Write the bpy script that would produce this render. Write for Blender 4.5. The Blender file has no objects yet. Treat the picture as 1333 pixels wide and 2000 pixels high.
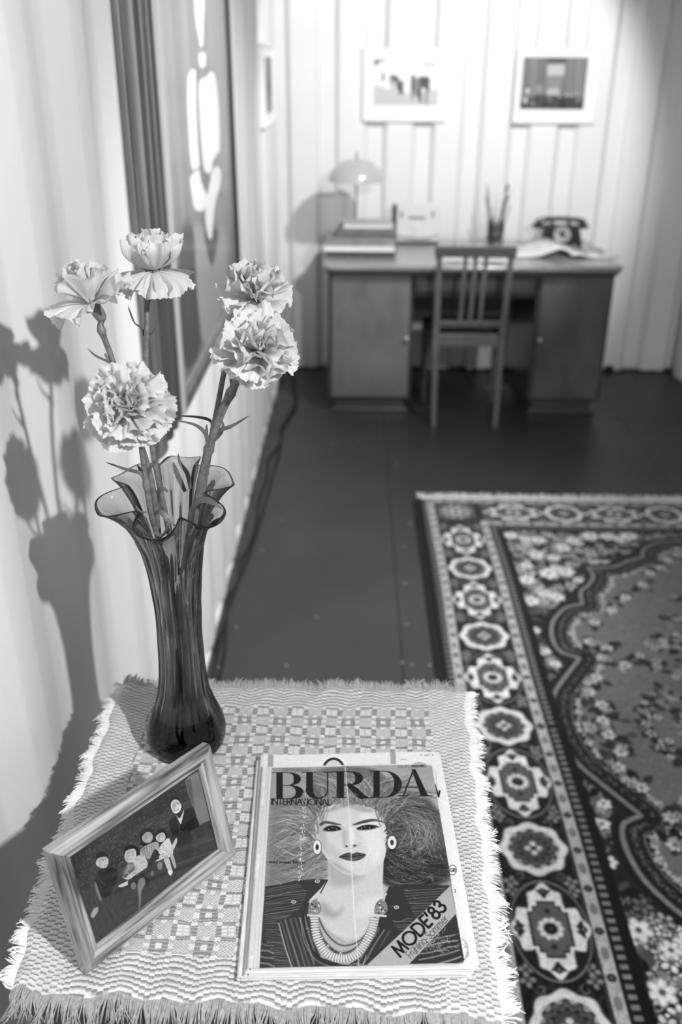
import bpy, math, random
import numpy as np
from math import sin, cos, pi, radians, atan2, hypot
from mathutils import Vector, Matrix
random.seed(7); rng = np.random.default_rng(7)
S = bpy.context.scene
COL = S.collection

# ------------------------------------------------------------------ camera
FPX = 1793.0; CX, CY = 666.5, 1000.0
EYE = np.array([0.0, 0.0, 1.62])
PIT, YAW, ROL = radians(25.85), radians(-0.75), radians(0.35)
FW = np.array([sin(YAW)*cos(PIT), cos(YAW)*cos(PIT), -sin(PIT)])
R0 = np.array([cos(YAW), -sin(YAW), 0.0]); U0 = np.cross(R0, FW)
RT = R0*cos(ROL)+U0*sin(ROL); UP = -R0*sin(ROL)+U0*cos(ROL)
cd = bpy.data.cameras.new('camera'); cam = bpy.data.objects.new('camera', cd); COL.objects.link(cam)
cam.matrix_world = Matrix(((RT[0], UP[0], -FW[0], EYE[0]), (RT[1], UP[1], -FW[1], EYE[1]), (RT[2], UP[2], -FW[2], EYE[2]), (0, 0, 0, 1)))
cd.sensor_width = 36; cd.sensor_fit = 'AUTO'; cd.lens = FPX*36/2000
cd.clip_start = 0.02; cd.clip_end = 50
cd.dof.use_dof = True; cd.dof.focus_distance = 1.04; cd.dof.aperture_fstop = 3.6
S.camera = cam
# ------------------------------------------------------------------ world, lamps, exposure
w = bpy.data.worlds.new('world'); S.world = w; w.use_nodes = True
w.node_tree.nodes['Background'].inputs[0].default_value = (0.9, 0.9, 0.9, 1)
w.node_tree.nodes['Background'].inputs[1].default_value = 0.55
def spot(name, loc, target, watts, angle, blend, radius):
    l = bpy.data.lights.new(name, 'SPOT'); l.energy = watts; l.spot_size = radians(angle); l.spot_blend = blend; l.shadow_soft_size = radius
    o = bpy.data.objects.new(name, l); COL.objects.link(o); o.location = loc
    o.rotation_euler = (Vector(target)-Vector(loc)).to_track_quat('-Z', 'Y').to_euler()
    return o
spot('ceiling_or_fill_spot', (1.0, -0.35, 2.36), (-0.1, 1.2, 0.8), 226, 110, 0.5, 0.032)
spot('ceiling_or_fill_spot', (0.9, 3.2, 2.33), (0.30, 5.3, 1.25), 185, 66, 0.35, 0.03)
spot('ceiling_or_fill_spot', (1.35, 2.1, 2.33), (-0.4, 2.9, 0.55), 210, 80, 0.7, 0.05)  # unseen fill: added to brighten the left wall, cone shaped to miss the vase
S.view_settings.view_transform = 'Standard'; S.view_settings.look = 'None'
S.view_settings.gamma = 1.0; S.view_settings.use_curve_mapping = False
S.view_settings.exposure = 0.0
cy = S.cycles
cy.max_bounces = 12; cy.diffuse_bounces = 4; cy.glossy_bounces = 4; cy.transmission_bounces = 12; cy.transparent_max_bounces = 16
cy.sample_clamp_indirect = 4.0; cy.use_denoising = True

# ------------------------------------------------------------------ helpers
def proj(p):
    d = np.array(p, float)-EYE; z = d@FW
    return (CX+FPX*(d@RT)/z, CY-FPX*(d@UP)/z)
def ray(x, y): return FW+RT*(x-CX)/FPX-UP*(y-CY)/FPX
def PY(x, y, Y): d = ray(x, y); return EYE+d*(Y/d[1])
def PZ(x, y, z=0.0): d = ray(x, y); return EYE+d*((z-EYE[2])/d[2])
def PX(x, y, X): d = ray(x, y); return EYE+d*(X/d[0])
ORG = {}
def tag(o, label=None, cat=None, group=None, kind=None):
    for k, v in (('label', label), ('category', cat), ('group', group), ('kind', kind)):
        if v: o[k] = v
    return o
def thing(name, loc, label, cat, group=None):
    o = bpy.data.objects.new(name, None); o.empty_display_size = 0.05; COL.objects.link(o)
    o.location = loc; ORG[o.name] = Vector(loc)
    return tag(o, label, cat, group)
class MB:
    def __init__(s): s.v = []; s.f = []; s.uv = {}
    def add(s, vs, fs, uvs=None):
        b = len(s.v); s.v.extend([tuple(map(float, q)) for q in vs])
        for i, f in enumerate(fs):
            if uvs is not None: s.uv[len(s.f)] = [uvs[k] for k in f]
            s.f.append([k+b for k in f])
        return s
    def box(s, x0, x1, y0, y1, z0, z1, M=None):
        vs = [(x, y, z) for x in (x0, x1) for y in (y0, y1) for z in (z0, z1)]
        if M is not None: vs = [tuple(M @ Vector(q)) for q in vs]
        return s.add(vs, [(0, 1, 3, 2), (4, 6, 7, 5), (0, 4, 5, 1), (2, 3, 7, 6), (0, 2, 6, 4), (1, 5, 7, 3)])
    def prism(s, pts, z0, z1, M=None):
        n = len(pts)
        vs = [(x, y, z0) for x, y in pts]+[(x, y, z1) for x, y in pts]
        if M is not None: vs = [tuple(M @ Vector(q)) for q in vs]
        return s.add(vs, [tuple(range(n-1, -1, -1)), tuple(range(n, 2*n))]+[(i, (i+1) % n, (i+1) % n+n, i+n) for i in range(n)])
    def hexa(s, a, b):      # two quads of 4 points each
        return s.add(list(a)+list(b), [(3, 2, 1, 0), (4, 5, 6, 7)]+[(i, (i+1) % 4, (i+1) % 4+4, i+4) for i in range(4)])
    def tube(s, pts, rad, n=8, cap=True, flat=1.0):
        P = [Vector(p) for p in pts]; m = len(P)
        if not hasattr(rad, '__len__'): rad = [rad]*m
        u = None; vs = []
        for i in range(m):
            t = (P[min(i+1, m-1)]-P[max(i-1, 0)])
            t = t.normalized() if t.length > 1e-9 else Vector((0, 0, 1))
            if u is None:
                u = t.orthogonal().normalized()
            u = (u-t*u.dot(t)).normalized(); q = t.cross(u)
            for k in range(n):
                a = 2*pi*k/n; vs.append(P[i]+(u*cos(a)+q*sin(a)*flat)*rad[i])
        fs = [(i*n+k, i*n+(k+1) % n, (i+1)*n+(k+1) % n, (i+1)*n+k) for i in range(m-1) for k in range(n)]
        if cap: fs += [tuple(range(n-1, -1, -1)), tuple((m-1)*n+k for k in range(n))]
        return s.add(vs, fs)
    def lathe(s, prof, c=(0, 0, 0), n=32, cap0=True, cap1=True, M=None):
        m = len(prof); vs = []
        for r, z in prof:
            for k in range(n):
                a = 2*pi*k/n; q = Vector((r*cos(a), r*sin(a), z))
                if M is not None: q = M @ q
                vs.append((c[0]+q[0], c[1]+q[1], c[2]+q[2]))
        fs = [(i*n+k, i*n+(k+1) % n, (i+1)*n+(k+1) % n, (i+1)*n+k) for i in range(m-1) for k in range(n)]
        if cap0: fs.append(tuple(range(n-1, -1, -1)))
        if cap1: fs.append(tuple((m-1)*n+k for k in range(n)))
        return s.add(vs, fs)
    def grid(s, fn, nu, nv, closeu=False):
        vs = []; uv = []
        for j in range(nv+1):
            for i in range(nu+1):
                vs.append(fn(i/nu, j/nv)); uv.append((i/nu, j/nv))
        fs = [(j*(nu+1)+i, j*(nu+1)+i+1, (j+1)*(nu+1)+i+1, (j+1)*(nu+1)+i) for j in range(nv) for i in range(nu)]
        return s.add(vs, fs, uv)
    def mesh(s, name, o=(0, 0, 0)):
        me = bpy.data.meshes.new(name)
        me.from_pydata([(a-o[0], b-o[1], c-o[2]) for a, b, c in s.v], [], s.f)
        if s.uv:
            L = me.uv_layers.new(name='uv')
            for p in me.polygons:
                q = s.uv.get(p.index)
                if q:
                    for k, li in enumerate(p.loop_indices): L.data[li].uv = q[k]
        me.update(); return me
    def build(s, name, mat, parent=None, smooth=False, bevel=0, sharp=40):
        o_ = ORG[parent.name] if parent is not None else Vector((0, 0, 0))
        me = s.mesh(name, o_); me.materials.append(mat)
        o = bpy.data.objects.new(name, me); COL.objects.link(o); ORG[o.name] = o_
        if parent is not None: o.parent = parent
        if smooth:
            me.polygons.foreach_set('use_smooth', [True]*len(me.polygons))
            if sharp < 180:
                me.set_sharp_from_angle(angle=radians(sharp))
        if bevel:
            b = o.modifiers.new('bevel', 'BEVEL'); b.width = bevel; b.segments = 2; b.limit_method = 'ANGLE'
        return o
def rebase(o, loc):   # put the origin of a one-mesh thing at its base
    loc = Vector(loc); o.data.transform(Matrix.Translation(-loc)); o.location = loc; ORG[o.name] = loc; return o

# ------------------------------------------------------------------ materials (all greys: the photograph is black and white)
def lin(c): return c/12.92 if c <= 0.04045 else ((c+0.055)/1.055)**2.4
def mat(name, g, rough=0.5, metal=0.0, spec=0.5, noise=0.0, nscale=8.0, bump=0.0, bscale=60.0, coat=0.0, stretch=None, dist=0.002):
    m = bpy.data.materials.new(name); m.use_nodes = True; nt = m.node_tree; b = nt.nodes['Principled BSDF']
    v = lin(g); b.inputs['Base Color'].default_value = (v, v, v, 1); b.inputs['Roughness'].default_value = rough
    b.inputs['Metallic'].default_value = metal; b.inputs['Specular IOR Level'].default_value = spec; b.inputs['Coat Weight'].default_value = coat
    tc = nt.nodes.new('ShaderNodeTexCoord'); mp = nt.nodes.new('ShaderNodeMapping'); nt.links.new(tc.outputs['Object'], mp.inputs[0])
    if stretch: mp.inputs['Scale'].default_value = stretch
    if noise:
        n = nt.nodes.new('ShaderNodeTexNoise'); n.inputs['Scale'].default_value = nscale; n.inputs['Detail'].default_value = 6
        nt.links.new(mp.outputs[0], n.inputs['Vector'])
        r = nt.nodes.new('ShaderNodeMapRange'); r.inputs['From Min'].default_value = 0.25; r.inputs['From Max'].default_value = 0.75
        r.inputs['To Min'].default_value = lin(max(0.0, g-noise)); r.inputs['To Max'].default_value = lin(min(1.0, g+noise))
        nt.links.new(n.outputs['Fac'], r.inputs['Value']); nt.links.new(r.outputs[0], b.inputs['Base Color'])
    if bump:
        n2 = nt.nodes.new('ShaderNodeTexNoise'); n2.inputs['Scale'].default_value = bscale; n2.inputs['Detail'].default_value = 4
        nt.links.new(mp.outputs[0], n2.inputs['Vector'])
        bp = nt.nodes.new('ShaderNodeBump'); bp.inputs['Strength'].default_value = bump; bp.inputs['Distance'].default_value = dist
        nt.links.new(n2.outputs['Fac'], bp.inputs['Height']); nt.links.new(bp.outputs[0], b.inputs['Normal'])
    return m
def wood(name, g, amp, rough=0.4, axis=2, scale=14.0, coat=0.2, dist=3.0, uv=False):
    """grain that runs along the given axis"""
    m = bpy.data.materials.new(name); m.use_nodes = True; nt = m.node_tree; b = nt.nodes['Principled BSDF']
    b.inputs['Roughness'].default_value = rough; b.inputs['Coat Weight'].default_value = coat; b.inputs['Coat Roughness'].default_value = 0.25
    tc = nt.nodes.new('ShaderNodeTexCoord'); mp = nt.nodes.new('ShaderNodeMapping'); nt.links.new(tc.outputs['UV' if uv else 'Object'], mp.inputs[0])
    sc = [1.0, 1.0, 1.0]; sc[axis] = 0.07; mp.inputs['Scale'].default_value = sc
    n = nt.nodes.new('ShaderNodeTexNoise'); n.inputs['Scale'].default_value = scale*4; n.inputs['Detail'].default_value = 7; n.inputs['Distortion'].default_value = dist*0.3
    n2 = nt.nodes.new('ShaderNodeTexNoise'); n2.inputs['Scale'].default_value = scale; n2.inputs['Detail'].default_value = 3; n2.inputs['Distortion'].default_value = dist
    nt.links.new(mp.outputs[0], n.inputs['Vector']); nt.links.new(mp.outputs[0], n2.inputs['Vector'])
    ad = nt.nodes.new('ShaderNodeMath'); ad.operation = 'ADD'; nt.links.new(n.outputs['Fac'], ad.inputs[0]); nt.links.new(n2.outputs['Fac'], ad.inputs[1])
    r = nt.nodes.new('ShaderNodeMapRange'); r.inputs['From Min'].default_value = 0.82 if uv else 0.7; r.inputs['From Max'].default_value = 1.16 if uv else 1.3
    r.inputs['To Min'].default_value = lin(max(0.02, g-amp)); r.inputs['To Max'].default_value = lin(min(1, g+amp))
    nt.links.new(ad.outputs[0], r.inputs['Value']); nt.links.new(r.outputs[0], b.inputs['Base Color'])
    bp = nt.nodes.new('ShaderNodeBump'); bp.inputs['Strength'].default_value = 0.15; bp.inputs['Distance'].default_value = 0.0006
    nt.links.new(n.outputs['Fac'], bp.inputs['Height']); nt.links.new(bp.outputs[0], b.inputs['Normal'])
    return m
def to_image(name, a):
    h, w_ = a.shape; im = bpy.data.images.new(name, w_, h)
    buf = np.ones((h, w_, 4), np.float32); buf[..., :3] = np.clip(a, 0, 1)[::-1, :, None]
    im.pixels.foreach_set(buf.ravel()); im.update(); im.pack(); return im
def imat(name, a, rough=0.5, spec=0.5, coat=0.0, bump=0.0, dist=0.001, height=None, extra=0.0, escale=900.0, gain=1.0, interp='Linear', sheen=0.0):
    """painted pattern computed by this script, mapped by uv"""
    m = bpy.data.materials.new(name); m.use_nodes = True; nt = m.node_tree; b = nt.nodes['Principled BSDF']
    b.inputs['Roughness'].default_value = rough; b.inputs['Specular IOR Level'].default_value = spec; b.inputs['Coat Weight'].default_value = coat
    b.inputs['Coat Roughness'].default_value = 0.12; b.inputs['Sheen Weight'].default_value = sheen
    t = nt.nodes.new('ShaderNodeTexImage'); t.image = to_image(name, a); t.interpolation = interp; t.extension = 'EXTEND'
    mx = nt.nodes.new('ShaderNodeVectorMath'); mx.operation = 'SCALE'; mx.inputs['Scale'].default_value = gain
    nt.links.new(t.outputs[0], mx.inputs[0]); nt.links.new(mx.outputs[0], b.inputs['Base Color'])
    last = None
    if bump:
        bp = nt.nodes.new('ShaderNodeBump'); bp.inputs['Strength'].default_value = bump; bp.inputs['Distance'].default_value = dist
        if height is not None:
            t2 = nt.nodes.new('ShaderNodeTexImage'); t2.image = to_image(name+'_height', height); t2.image.colorspace_settings.name = 'Non-Color'; t2.extension = 'EXTEND'
            nt.links.new(t2.outputs[0], bp.inputs['Height'])
        else: nt.links.new(t.outputs[0], bp.inputs['Height'])
        last = bp
    if extra:
        tc = nt.nodes.new('ShaderNodeTexCoord'); n = nt.nodes.new('ShaderNodeTexNoise'); n.inputs['Scale'].default_value = escale; n.inputs['Detail'].default_value = 3
        nt.links.new(tc.outputs['Object'], n.inputs['Vector'])
        b2 = nt.nodes.new('ShaderNodeBump'); b2.inputs['Strength'].default_value = extra; b2.inputs['Distance'].default_value = dist
        nt.links.new(n.outputs['Fac'], b2.inputs['Height'])
        if last: nt.links.new(last.outputs[0], b2.inputs['Normal'])
        last = b2
    if last: nt.links.new(last.outputs[0], b.inputs['Normal'])
    return m

# ------------------------------------------------------------------ a small drawing kit for flat print
def hom(src, dst):
    A = []; B = []
    for (x, y), (u, v) in zip(src, dst):
        A += [[x, y, 1, 0, 0, 0, -u*x, -u*y], [0, 0, 0, x, y, 1, -v*x, -v*y]]; B += [u, v]
    h = np.linalg.solve(np.array(A, float), np.array(B, float)); return np.append(h, 1).reshape(3, 3)
def smooth(pts, closed=True, k=6):
    P = np.array(pts, float); n = len(P); out = []
    R = range(n) if closed else range(n-1)
    for i in R:
        if closed: a, b, c, d = P[(i-1) % n], P[i], P[(i+1) % n], P[(i+2) % n]
        else: a, b, c, d = P[max(i-1, 0)], P[i], P[i+1], P[min(i+2, n-1)]
        for t in np.arange(k)/k:
            out.append(0.5*((2*b)+(-a+c)*t+(2*a-5*b+4*c-d)*t*t+(-a+3*b-3*c+d)*t**3))
    if not closed: out.append(P[-1])
    return np.array(out)
def arc(cx, cy_, rx, ry, a0, a1, n=14):
    t = np.radians(np.linspace(a0, a1, n)); return [(cx+rx*cos(q), cy_+ry*sin(q)) for q in t]
def vnoise(h, w_, cell, seed=0, octv=1, cell_y=None):
    r = np.random.default_rng(seed); out = np.zeros((h, w_)); amp = 1; tot = 0
    cyy = cell_y or cell
    for o in range(octv):
        gh, gw = int(h/cyy)+3, int(w_/cell)+3; g = r.random((gh, gw))
        y = np.arange(h)/cyy; x = np.arange(w_)/cell; yi = y.astype(int); xi = x.astype(int)
        fy = (y-yi)[:, None]; fx = (x-xi)[None]; fy = fy*fy*(3-2*fy); fx = fx*fx*(3-2*fx)
        a = g[yi][:, xi]; b = g[yi][:, xi+1]; c = g[yi+1][:, xi]; d = g[yi+1][:, xi+1]
        out += amp*((a*(1-fx)+b*fx)*(1-fy)+(c*(1-fx)+d*fx)*fy); tot += amp
        amp *= 0.5; cell = max(1, cell/2); cyy = max(1, cyy/2)
    return out/tot
class Ras:
    def __init__(s, w_, h, bg=0.5, H=None):
        s.a = np.full((h, w_), float(bg)); s.w = w_; s.h = h; s.H = H
    def m(s, pts):
        P = np.array(pts, float)
        if s.H is None: return P
        q = np.c_[P, np.ones(len(P))] @ s.H.T; return q[:, :2]/q[:, 2:]
    def sc(s, p):     # local scale of the mapping
        if s.H is None: return 1.0
        q = s.m([p, (p[0]+1, p[1]), (p[0], p[1]+1)]); return (np.linalg.norm(q[1]-q[0])+np.linalg.norm(q[2]-q[0]))/2
    def _win(s, P, pad):
        x0, y0 = np.floor(P.min(0)-pad).astype(int); x1, y1 = np.ceil(P.max(0)+pad).astype(int)+1
        x0, y0 = max(x0, 0), max(y0, 0); x1, y1 = min(x1, s.w), min(y1, s.h)
        if x1 <= x0 or y1 <= y0: return None
        Y, X = np.mgrid[y0:y1, x0:x1]; return slice(y0, y1), slice(x0, x1), X+0.5, Y+0.5
    def mask(s, pts, feather=1.0, sm=False):
        P = s.m(smooth(pts) if sm else pts); f = feather
        W = s._win(P, f*2+1)
        if W is None: return None
        sy, sx, X, Y = W; ins = np.zeros(X.shape, bool); d2 = np.full(X.shape, 1e18); n = len(P)
        for i in range(n):
            (ax, ay), (bx, by) = P[i], P[(i+1) % n]; ex, ey = bx-ax, by-ay; L = ex*ex+ey*ey+1e-12
            t = np.clip(((X-ax)*ex+(Y-ay)*ey)/L, 0, 1); d2 = np.minimum(d2, (X-ax-t*ex)**2+(Y-ay-t*ey)**2)
            if ay != by:
                c = ((Y >= ay) != (Y >= by)) & (X < ax+(Y-ay)*ex/ey); ins ^= c
        d = np.sqrt(d2)*np.where(ins, 1, -1); return sy, sx, X, Y, np.clip(d/f+0.5, 0, 1)
    def poly(s, pts, val, feather=1.0, alpha=1.0, sm=False):
        M = s.mask(pts, feather, sm)
        if M is None: return s
        sy, sx, X, Y, al = M; al = al*alpha
        v = val(X, Y, s.a[sy, sx]) if callable(val) else val
        s.a[sy, sx] = s.a[sy, sx]*(1-al)+v*al; return s
    def line(s, pts, wd, val, alpha=1.0, sm=False, feather=1.0):
        if sm: pts = smooth(pts, False)
        n0 = len(pts); k = s.sc(pts[n0//2]); P = s.m(pts)
        wd = np.interp(np.linspace(0, 1, n0), np.linspace(0, 1, len(wd)), wd)*k if hasattr(wd, '__len__') else np.full(n0, wd*k)
        W = s._win(P, wd.max()/2+2*feather)
        if W is None: return s
        sy, sx, X, Y = W; best = np.zeros(X.shape)
        for i in range(n0-1):
            (ax, ay), (bx, by) = P[i], P[i+1]; ex, ey = bx-ax, by-ay; L = ex*ex+ey*ey+1e-12
            t = np.clip(((X-ax)*ex+(Y-ay)*ey)/L, 0, 1); d = np.sqrt((X-ax-t*ex)**2+(Y-ay-t*ey)**2)
            ww = (wd[i]*(1-t)+wd[i+1]*t)
            best = np.maximum(best, np.clip((ww/2-d)/feather+0.5, 0, 1)*np.clip(ww, 0, 1))
        al = best*alpha; s.a[sy, sx] = s.a[sy, sx]*(1-al)+val*al; return s
    def ell(s, c, rx, ry, val, feather=1.0, alpha=1.0, rot=0, n=20):
        t = np.linspace(0, 2*pi, n, endpoint=False); r = radians(rot)
        return s.poly([(c[0]+rx*cos(q)*cos(r)-ry*sin(q)*sin(r), c[1]+rx*cos(q)*sin(r)+ry*sin(q)*cos(r)) for q in t], val, feather, alpha)
# stroke letters: unit cap height, y up
def _g():
    A = arc; G = {}
    G['I'] = (0.12, [[(0.06, 0), (0.06, 1)]]); G['N'] = (0.75, [[(0.06, 0), (0.06, 1), (0.68, 0), (0.68, 1)]])
    G['T'] = (0.55, [[(0.0, 1), (0.55, 1)], [(0.27, 0), (0.27, 1)]]); G['E'] = (0.48, [[(0.46, 0), (0.06, 0), (0.06, 1), (0.46, 1)], [(0.06, .5), (0.42, .5)]])
    G['F'] = (0.46, [[(0.06, 0), (0.06, 1), (0.46, 1)], [(0.06, .5), (0.4, .5)]])
    G['R'] = (0.56, [[(0.06, 0), (0.06, 1), (0.28, 1)]+A(0.28, 0.74, 0.24, 0.26, 90, -90)+[(0.06, 0.48)], [(0.28, 0.48), (0.54, 0)]])
    G['P'] = (0.54, [[(0.06, 0), (0.06, 1), (0.28, 1)]+A(0.28, 0.74, 0.24, 0.26, 90, -90)+[(0.06, 0.48)]])
    G['B'] = (0.56, [[(0.06, 0), (0.06, 1), (0.28, 1)]+A(0.28, 0.76, 0.2, 0.24, 90, -90)+A(0.28, 0.26, 0.24, 0.26, 90, -90)+[(0.06, 0)]])
    G['A'] = (0.72, [[(0, 0), (0.36, 1), (0.72, 0)], [(0.13, .34), (0.59, .34)]]); G['V'] = (0.7, [[(0, 1), (.35, 0), (.7, 1)]])
    G['O'] = (1.0, [A(0.5, 0.5, 0.48, 0.5, 0, 360, 28)]); G['L'] = (0.45, [[(0.06, 1), (0.06, 0), (0.44, 0)]])
    G['Ö'] = (1.0, [A(0.5, 0.45, 0.4, 0.45, 0, 360, 28), [(.35, 1.05), (.36, 1.08)], [(.64, 1.05), (.65, 1.08)]])
    G['M'] = (0.9, [[(0.04, 0), (0.15, 1), (0.45, 0.1), (0.75, 1), (0.86, 0)]])
    G['D'] = (0.78, [[(0.06, 0), (0.06, 1), (0.28, 1)]+A(0.28, 0.5, 0.46, 0.5, 90, -90)+[(0.06, 0)]])
    G['S'] = (0.5, [A(0.25, 0.74, 0.2, 0.26, 20, 200)[:]+A(0.25, 0.24, 0.22, 0.25, 120, -160)])
    G['S'] = (0.5, [A(0.25, 0.75, 0.19, 0.25, 25, 240)+A(0.25, 0.25, 0.21, 0.25, 70, -160)])
    G['G'] = (0.95, [A(0.5, 0.5, 0.46, 0.5, 40, 360)+[(0.55, 0.5)]]); G['C'] = (0.85, [A(0.5, 0.5, 0.46, 0.5, 45, 315)])
    G['K'] = (0.6, [[(.06, 0), (.06, 1)], [(.55, 1), (.08, .45), (.58, 0)]]); G['H'] = (0.66, [[(.06, 0), (.06, 1)], [(.6, 0), (.6, 1)], [(.06, .5), (.6, .5)]])
    G['J'] = (0.4, [[(.34, 1), (.34, .25)]+A(.18, .22, .16, .22, 0, -170)])
    G['8'] = (0.56, [A(0.28, 0.75, 0.19, 0.24, 0, 360, 20), A(0.28, 0.26, 0.25, 0.27, 0, 360, 22)])
    G['3'] = (0.56, [A(0.25, 0.75, 0.2, 0.24, 150, -90)+A(0.25, 0.26, 0.26, 0.26, 90, -150)])
    G['0'] = (0.6, [A(.3, .5, .25, .5, 0, 360, 24)]); G['1'] = (.3, [[(.05, .8), (.2, 1), (.2, 0)]]); G['2'] = (.52, [A(.26, .74, .2, .26, 160, -30)+[(.05, 0), (.48, 0)]])
    G['5'] = (.52, [[(.44, 1), (.14, 1), (.1, .55)]+A(.24, .32, .24, .32, 110, -150)]); G['6'] = (.54, [A(.27, .3, .23, .3, 0, 360, 20), [(.06, .4), (.34, 1)]])
    G['7'] = (.5, [[(.03, 1), (.46, 1), (.15, 0)]]); G["'"] = (.16, [[(.1, 1.02), (.04, .72)]]); G['-'] = (.34, [[(.04, .32), (.28, .32)]])
    G['r'] = (.3, [[(.06, 0), (.06, .62)], A(.26, .4, .2, .24, 180, 80)]); G['l'] = (.12, [[(.06, 0), (.06, 1)]]); G['i'] = (.12, [[(.06, 0), (.06, .62)], [(.06, .84), (.06, .9)]])
    G['h'] = (.5, [[(.06, 0), (.06, 1)], A(.25, .4, .19, .24, 180, 0)+[(.44, 0)]]); G['n'] = (.5, [[(.06, 0), (.06, .64)], A(.25, .4, .19, .24, 180, 0)+[(.44, 0)]])
    G['m'] = (.82, [[(.06, 0), (.06, .64)], A(.23, .42, .17, .22, 180, 0)+[(.4, 0)], A(.57, .42, .17, .22, 180, 0)+[(.74, 0)]])
    G['u'] = (.5, [[(.06, .64), (.06, .25)]+A(.25, .24, .19, .24, 180, 360)+[(.44, .64)], [(.44, .64), (.44, 0)]])
    G['ü'] = (.5, G['u'][1]+[[(.15, .85), (.15, .89)], [(.35, .85), (.35, .89)]])
    G['o'] = (.66, [A(.33, .32, .29, .32, 0, 360, 22)]); G['e'] = (.62, [[(.06, .34), (.58, .34)]+A(.33, .32, .27, .32, 5, 320)])
    G['g'] = (.66, [A(.32, .32, .28, .32, 0, 360, 22), [(.6, .64), (.6, 0)]+A(.33, -.03, .27, .24, 0, -150)])
    G['d'] = (.66, [A(.32, .32, .28, .32, 0, 360, 22), [(.6, 1), (.6, 0)]]); G['b'] = (.66, [A(.34, .32, .28, .32, 0, 360, 22), [(.06, 1), (.06, 0)]])
    G['a'] = (.66, [A(.32, .32, .28, .32, 0, 360, 22), [(.6, .64), (.6, 0)]]); G['s'] = (.38, [A(.19, .47, .14, .16, 30, 240)+A(.19, .16, .15, .16, 70, -150)])
    G['v'] = (.48, [[(0, .64), (.24, 0), (.48, .64)]]); G['k'] = (.48, [[(.06, 0), (.06, 1)], [(.42, .64), (.08, .3), (.46, 0)]]); G[' '] = (.3, [])
    return G
GL = _g()
def text(r, st, p, q, hgt, wt, val, gap=0.1, alpha=1.0, fit=True):
    """letters along the line p->q in the drawing's own coordinates (y down)"""
    W = sum(GL[c][0] for c in st)+gap*(len(st)-1)
    dx, dy = q[0]-p[0], q[1]-p[1]; L = hypot(dx, dy); kx = L/W; ux, uy = dx/L, dy/L; nx, ny = uy, -ux
    x = 0.0
    for c in st:
        gw, sts = GL[c]
        for s_ in sts:
            r.line([(p[0]+ux*(x+a)*kx+nx*b*hgt, p[1]+uy*(x+a)*kx+ny*b*hgt) for a, b in s_], wt, val, alpha, feather=0.9)
        x += gw+gap

# ------------------------------------------------------------------ the room: a steel container, 2.3 m wide, painted white
m_wall = mat('white_painted_steel', 0.90, 0.42, bump=0.10, bscale=9, dist=0.01, noise=0.012, nscale=2.5)
m_ceil = mat('ceiling_paint', 0.80, 0.6)
m_floor = mat('black_painted_plywood', 0.22, 0.42, noise=0.025, nscale=3, bump=0.12, bscale=180, dist=0.001)
m_screw = mat('worn_screw_head', 0.62, 0.4, metal=0.3)
XL, XR, YB = -0.43, 1.868, 5.30
def corrugated(name, axis, at, a0, a1, start, period, segs, depth, zmax=2.39, z0=0.0, sgn=1):
    """steel sheet pressed into upright ribs; segs = (ridge, slope, hollow, slope) along the wall"""
    pr = []; k = math.floor((a0-start)/period)-1; t = start+k*period
    while t < a1+period:
        u = t
        for ln, dp in ((0, 0), (segs[0], 0), (segs[1], depth), (segs[2], depth)): u += ln; pr.append((u, dp))
        t += period
    pr = [p for p in pr if a0-0.3 < p[0] < a1+0.3]; pr[0] = (a0, pr[0][1]); pr[-1] = (a1, pr[-1][1])
    pr = [p for p in pr if a0 <= p[0] <= a1]
    # fine steps so that the folds are a little rounded
    q = []
    for i, p in enumerate(pr):
        if 0 < i < len(pr)-1:
            for o, nb in ((pr[i-1], 0.006), (pr[i+1], 0.006)):
                L = hypot(o[0]-p[0], o[1]-p[1]); f = min(0.3, nb/max(L, 1e-6)); q.append((p[0]+(o[0]-p[0])*f, p[1]+(o[1]-p[1])*f))
        else: q.append(p)
    mb = MB(); vs = []; r = random.Random(3)
    zs = [z0, z0+0.03, 0.6, 1.2, 1.8, zmax]
    for j, z in enumerate(zs):
        for (a, d) in q:
            zz = z+(r.uniform(0.0, 0.012) if j == 0 else 0); c = at+sgn*d
            vs.append((c, a, zz) if axis == 'x' else (a, c, zz))
    n = len(q); fs = [(j*n+i, j*n+i+1, (j+1)*n+i+1, (j+1)*n+i) for j in range(len(zs)-1) for i in range(n-1)]
    mb.add(vs, fs); o = mb.build(name, m_wall, smooth=True, sharp=25)
    sd = o.modifiers.new('thickness', 'SOLIDIFY'); sd.thickness = 0.004; sd.offset = 0
    return tag(o, kind='structure')
corrugated('wall_left', 'x', XL+0.006, -0.6, 5.36, 1.252-.013, 0.28, (0.066, 0.094, 0.046), 0.020, sgn=-1)
corrugated('wall_back', 'y', YB, -0.47, 2.0, 0.165-0.257*3, 0.257, (0.130, 0.024, 0.079), 0.036, sgn=1)
corrugated('wall_right', 'x', XR, 3.9, 5.36, 1.21, 0.28, (0.088, 0.072, 0.062), 0.036, sgn=1)
for nm, b in (('wall_front', (1.86, 3.4, 3.88, 3.92)), ('wall_side', (3.36, 3.4, -0.6, 3.9))):
    tag(MB().box(b[0], b[1], b[2], b[3], 0, 2.39).build(nm, m_wall), kind='structure')
tag(MB().box(-0.6, 3.45, -0.6, 5.45, 2.39, 2.43).build('ceiling', m_ceil), kind='structure')
fl = tag(MB().box(-0.52, 3.45, -0.6, 5.45, -0.05, -0.0125).build('floor', m_floor), kind='structure')
ys = [-0.6, 2.03, 4.47, 5.45]; xs = [-0.52, 0.158, 1.378, 2.6, 3.45]
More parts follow.
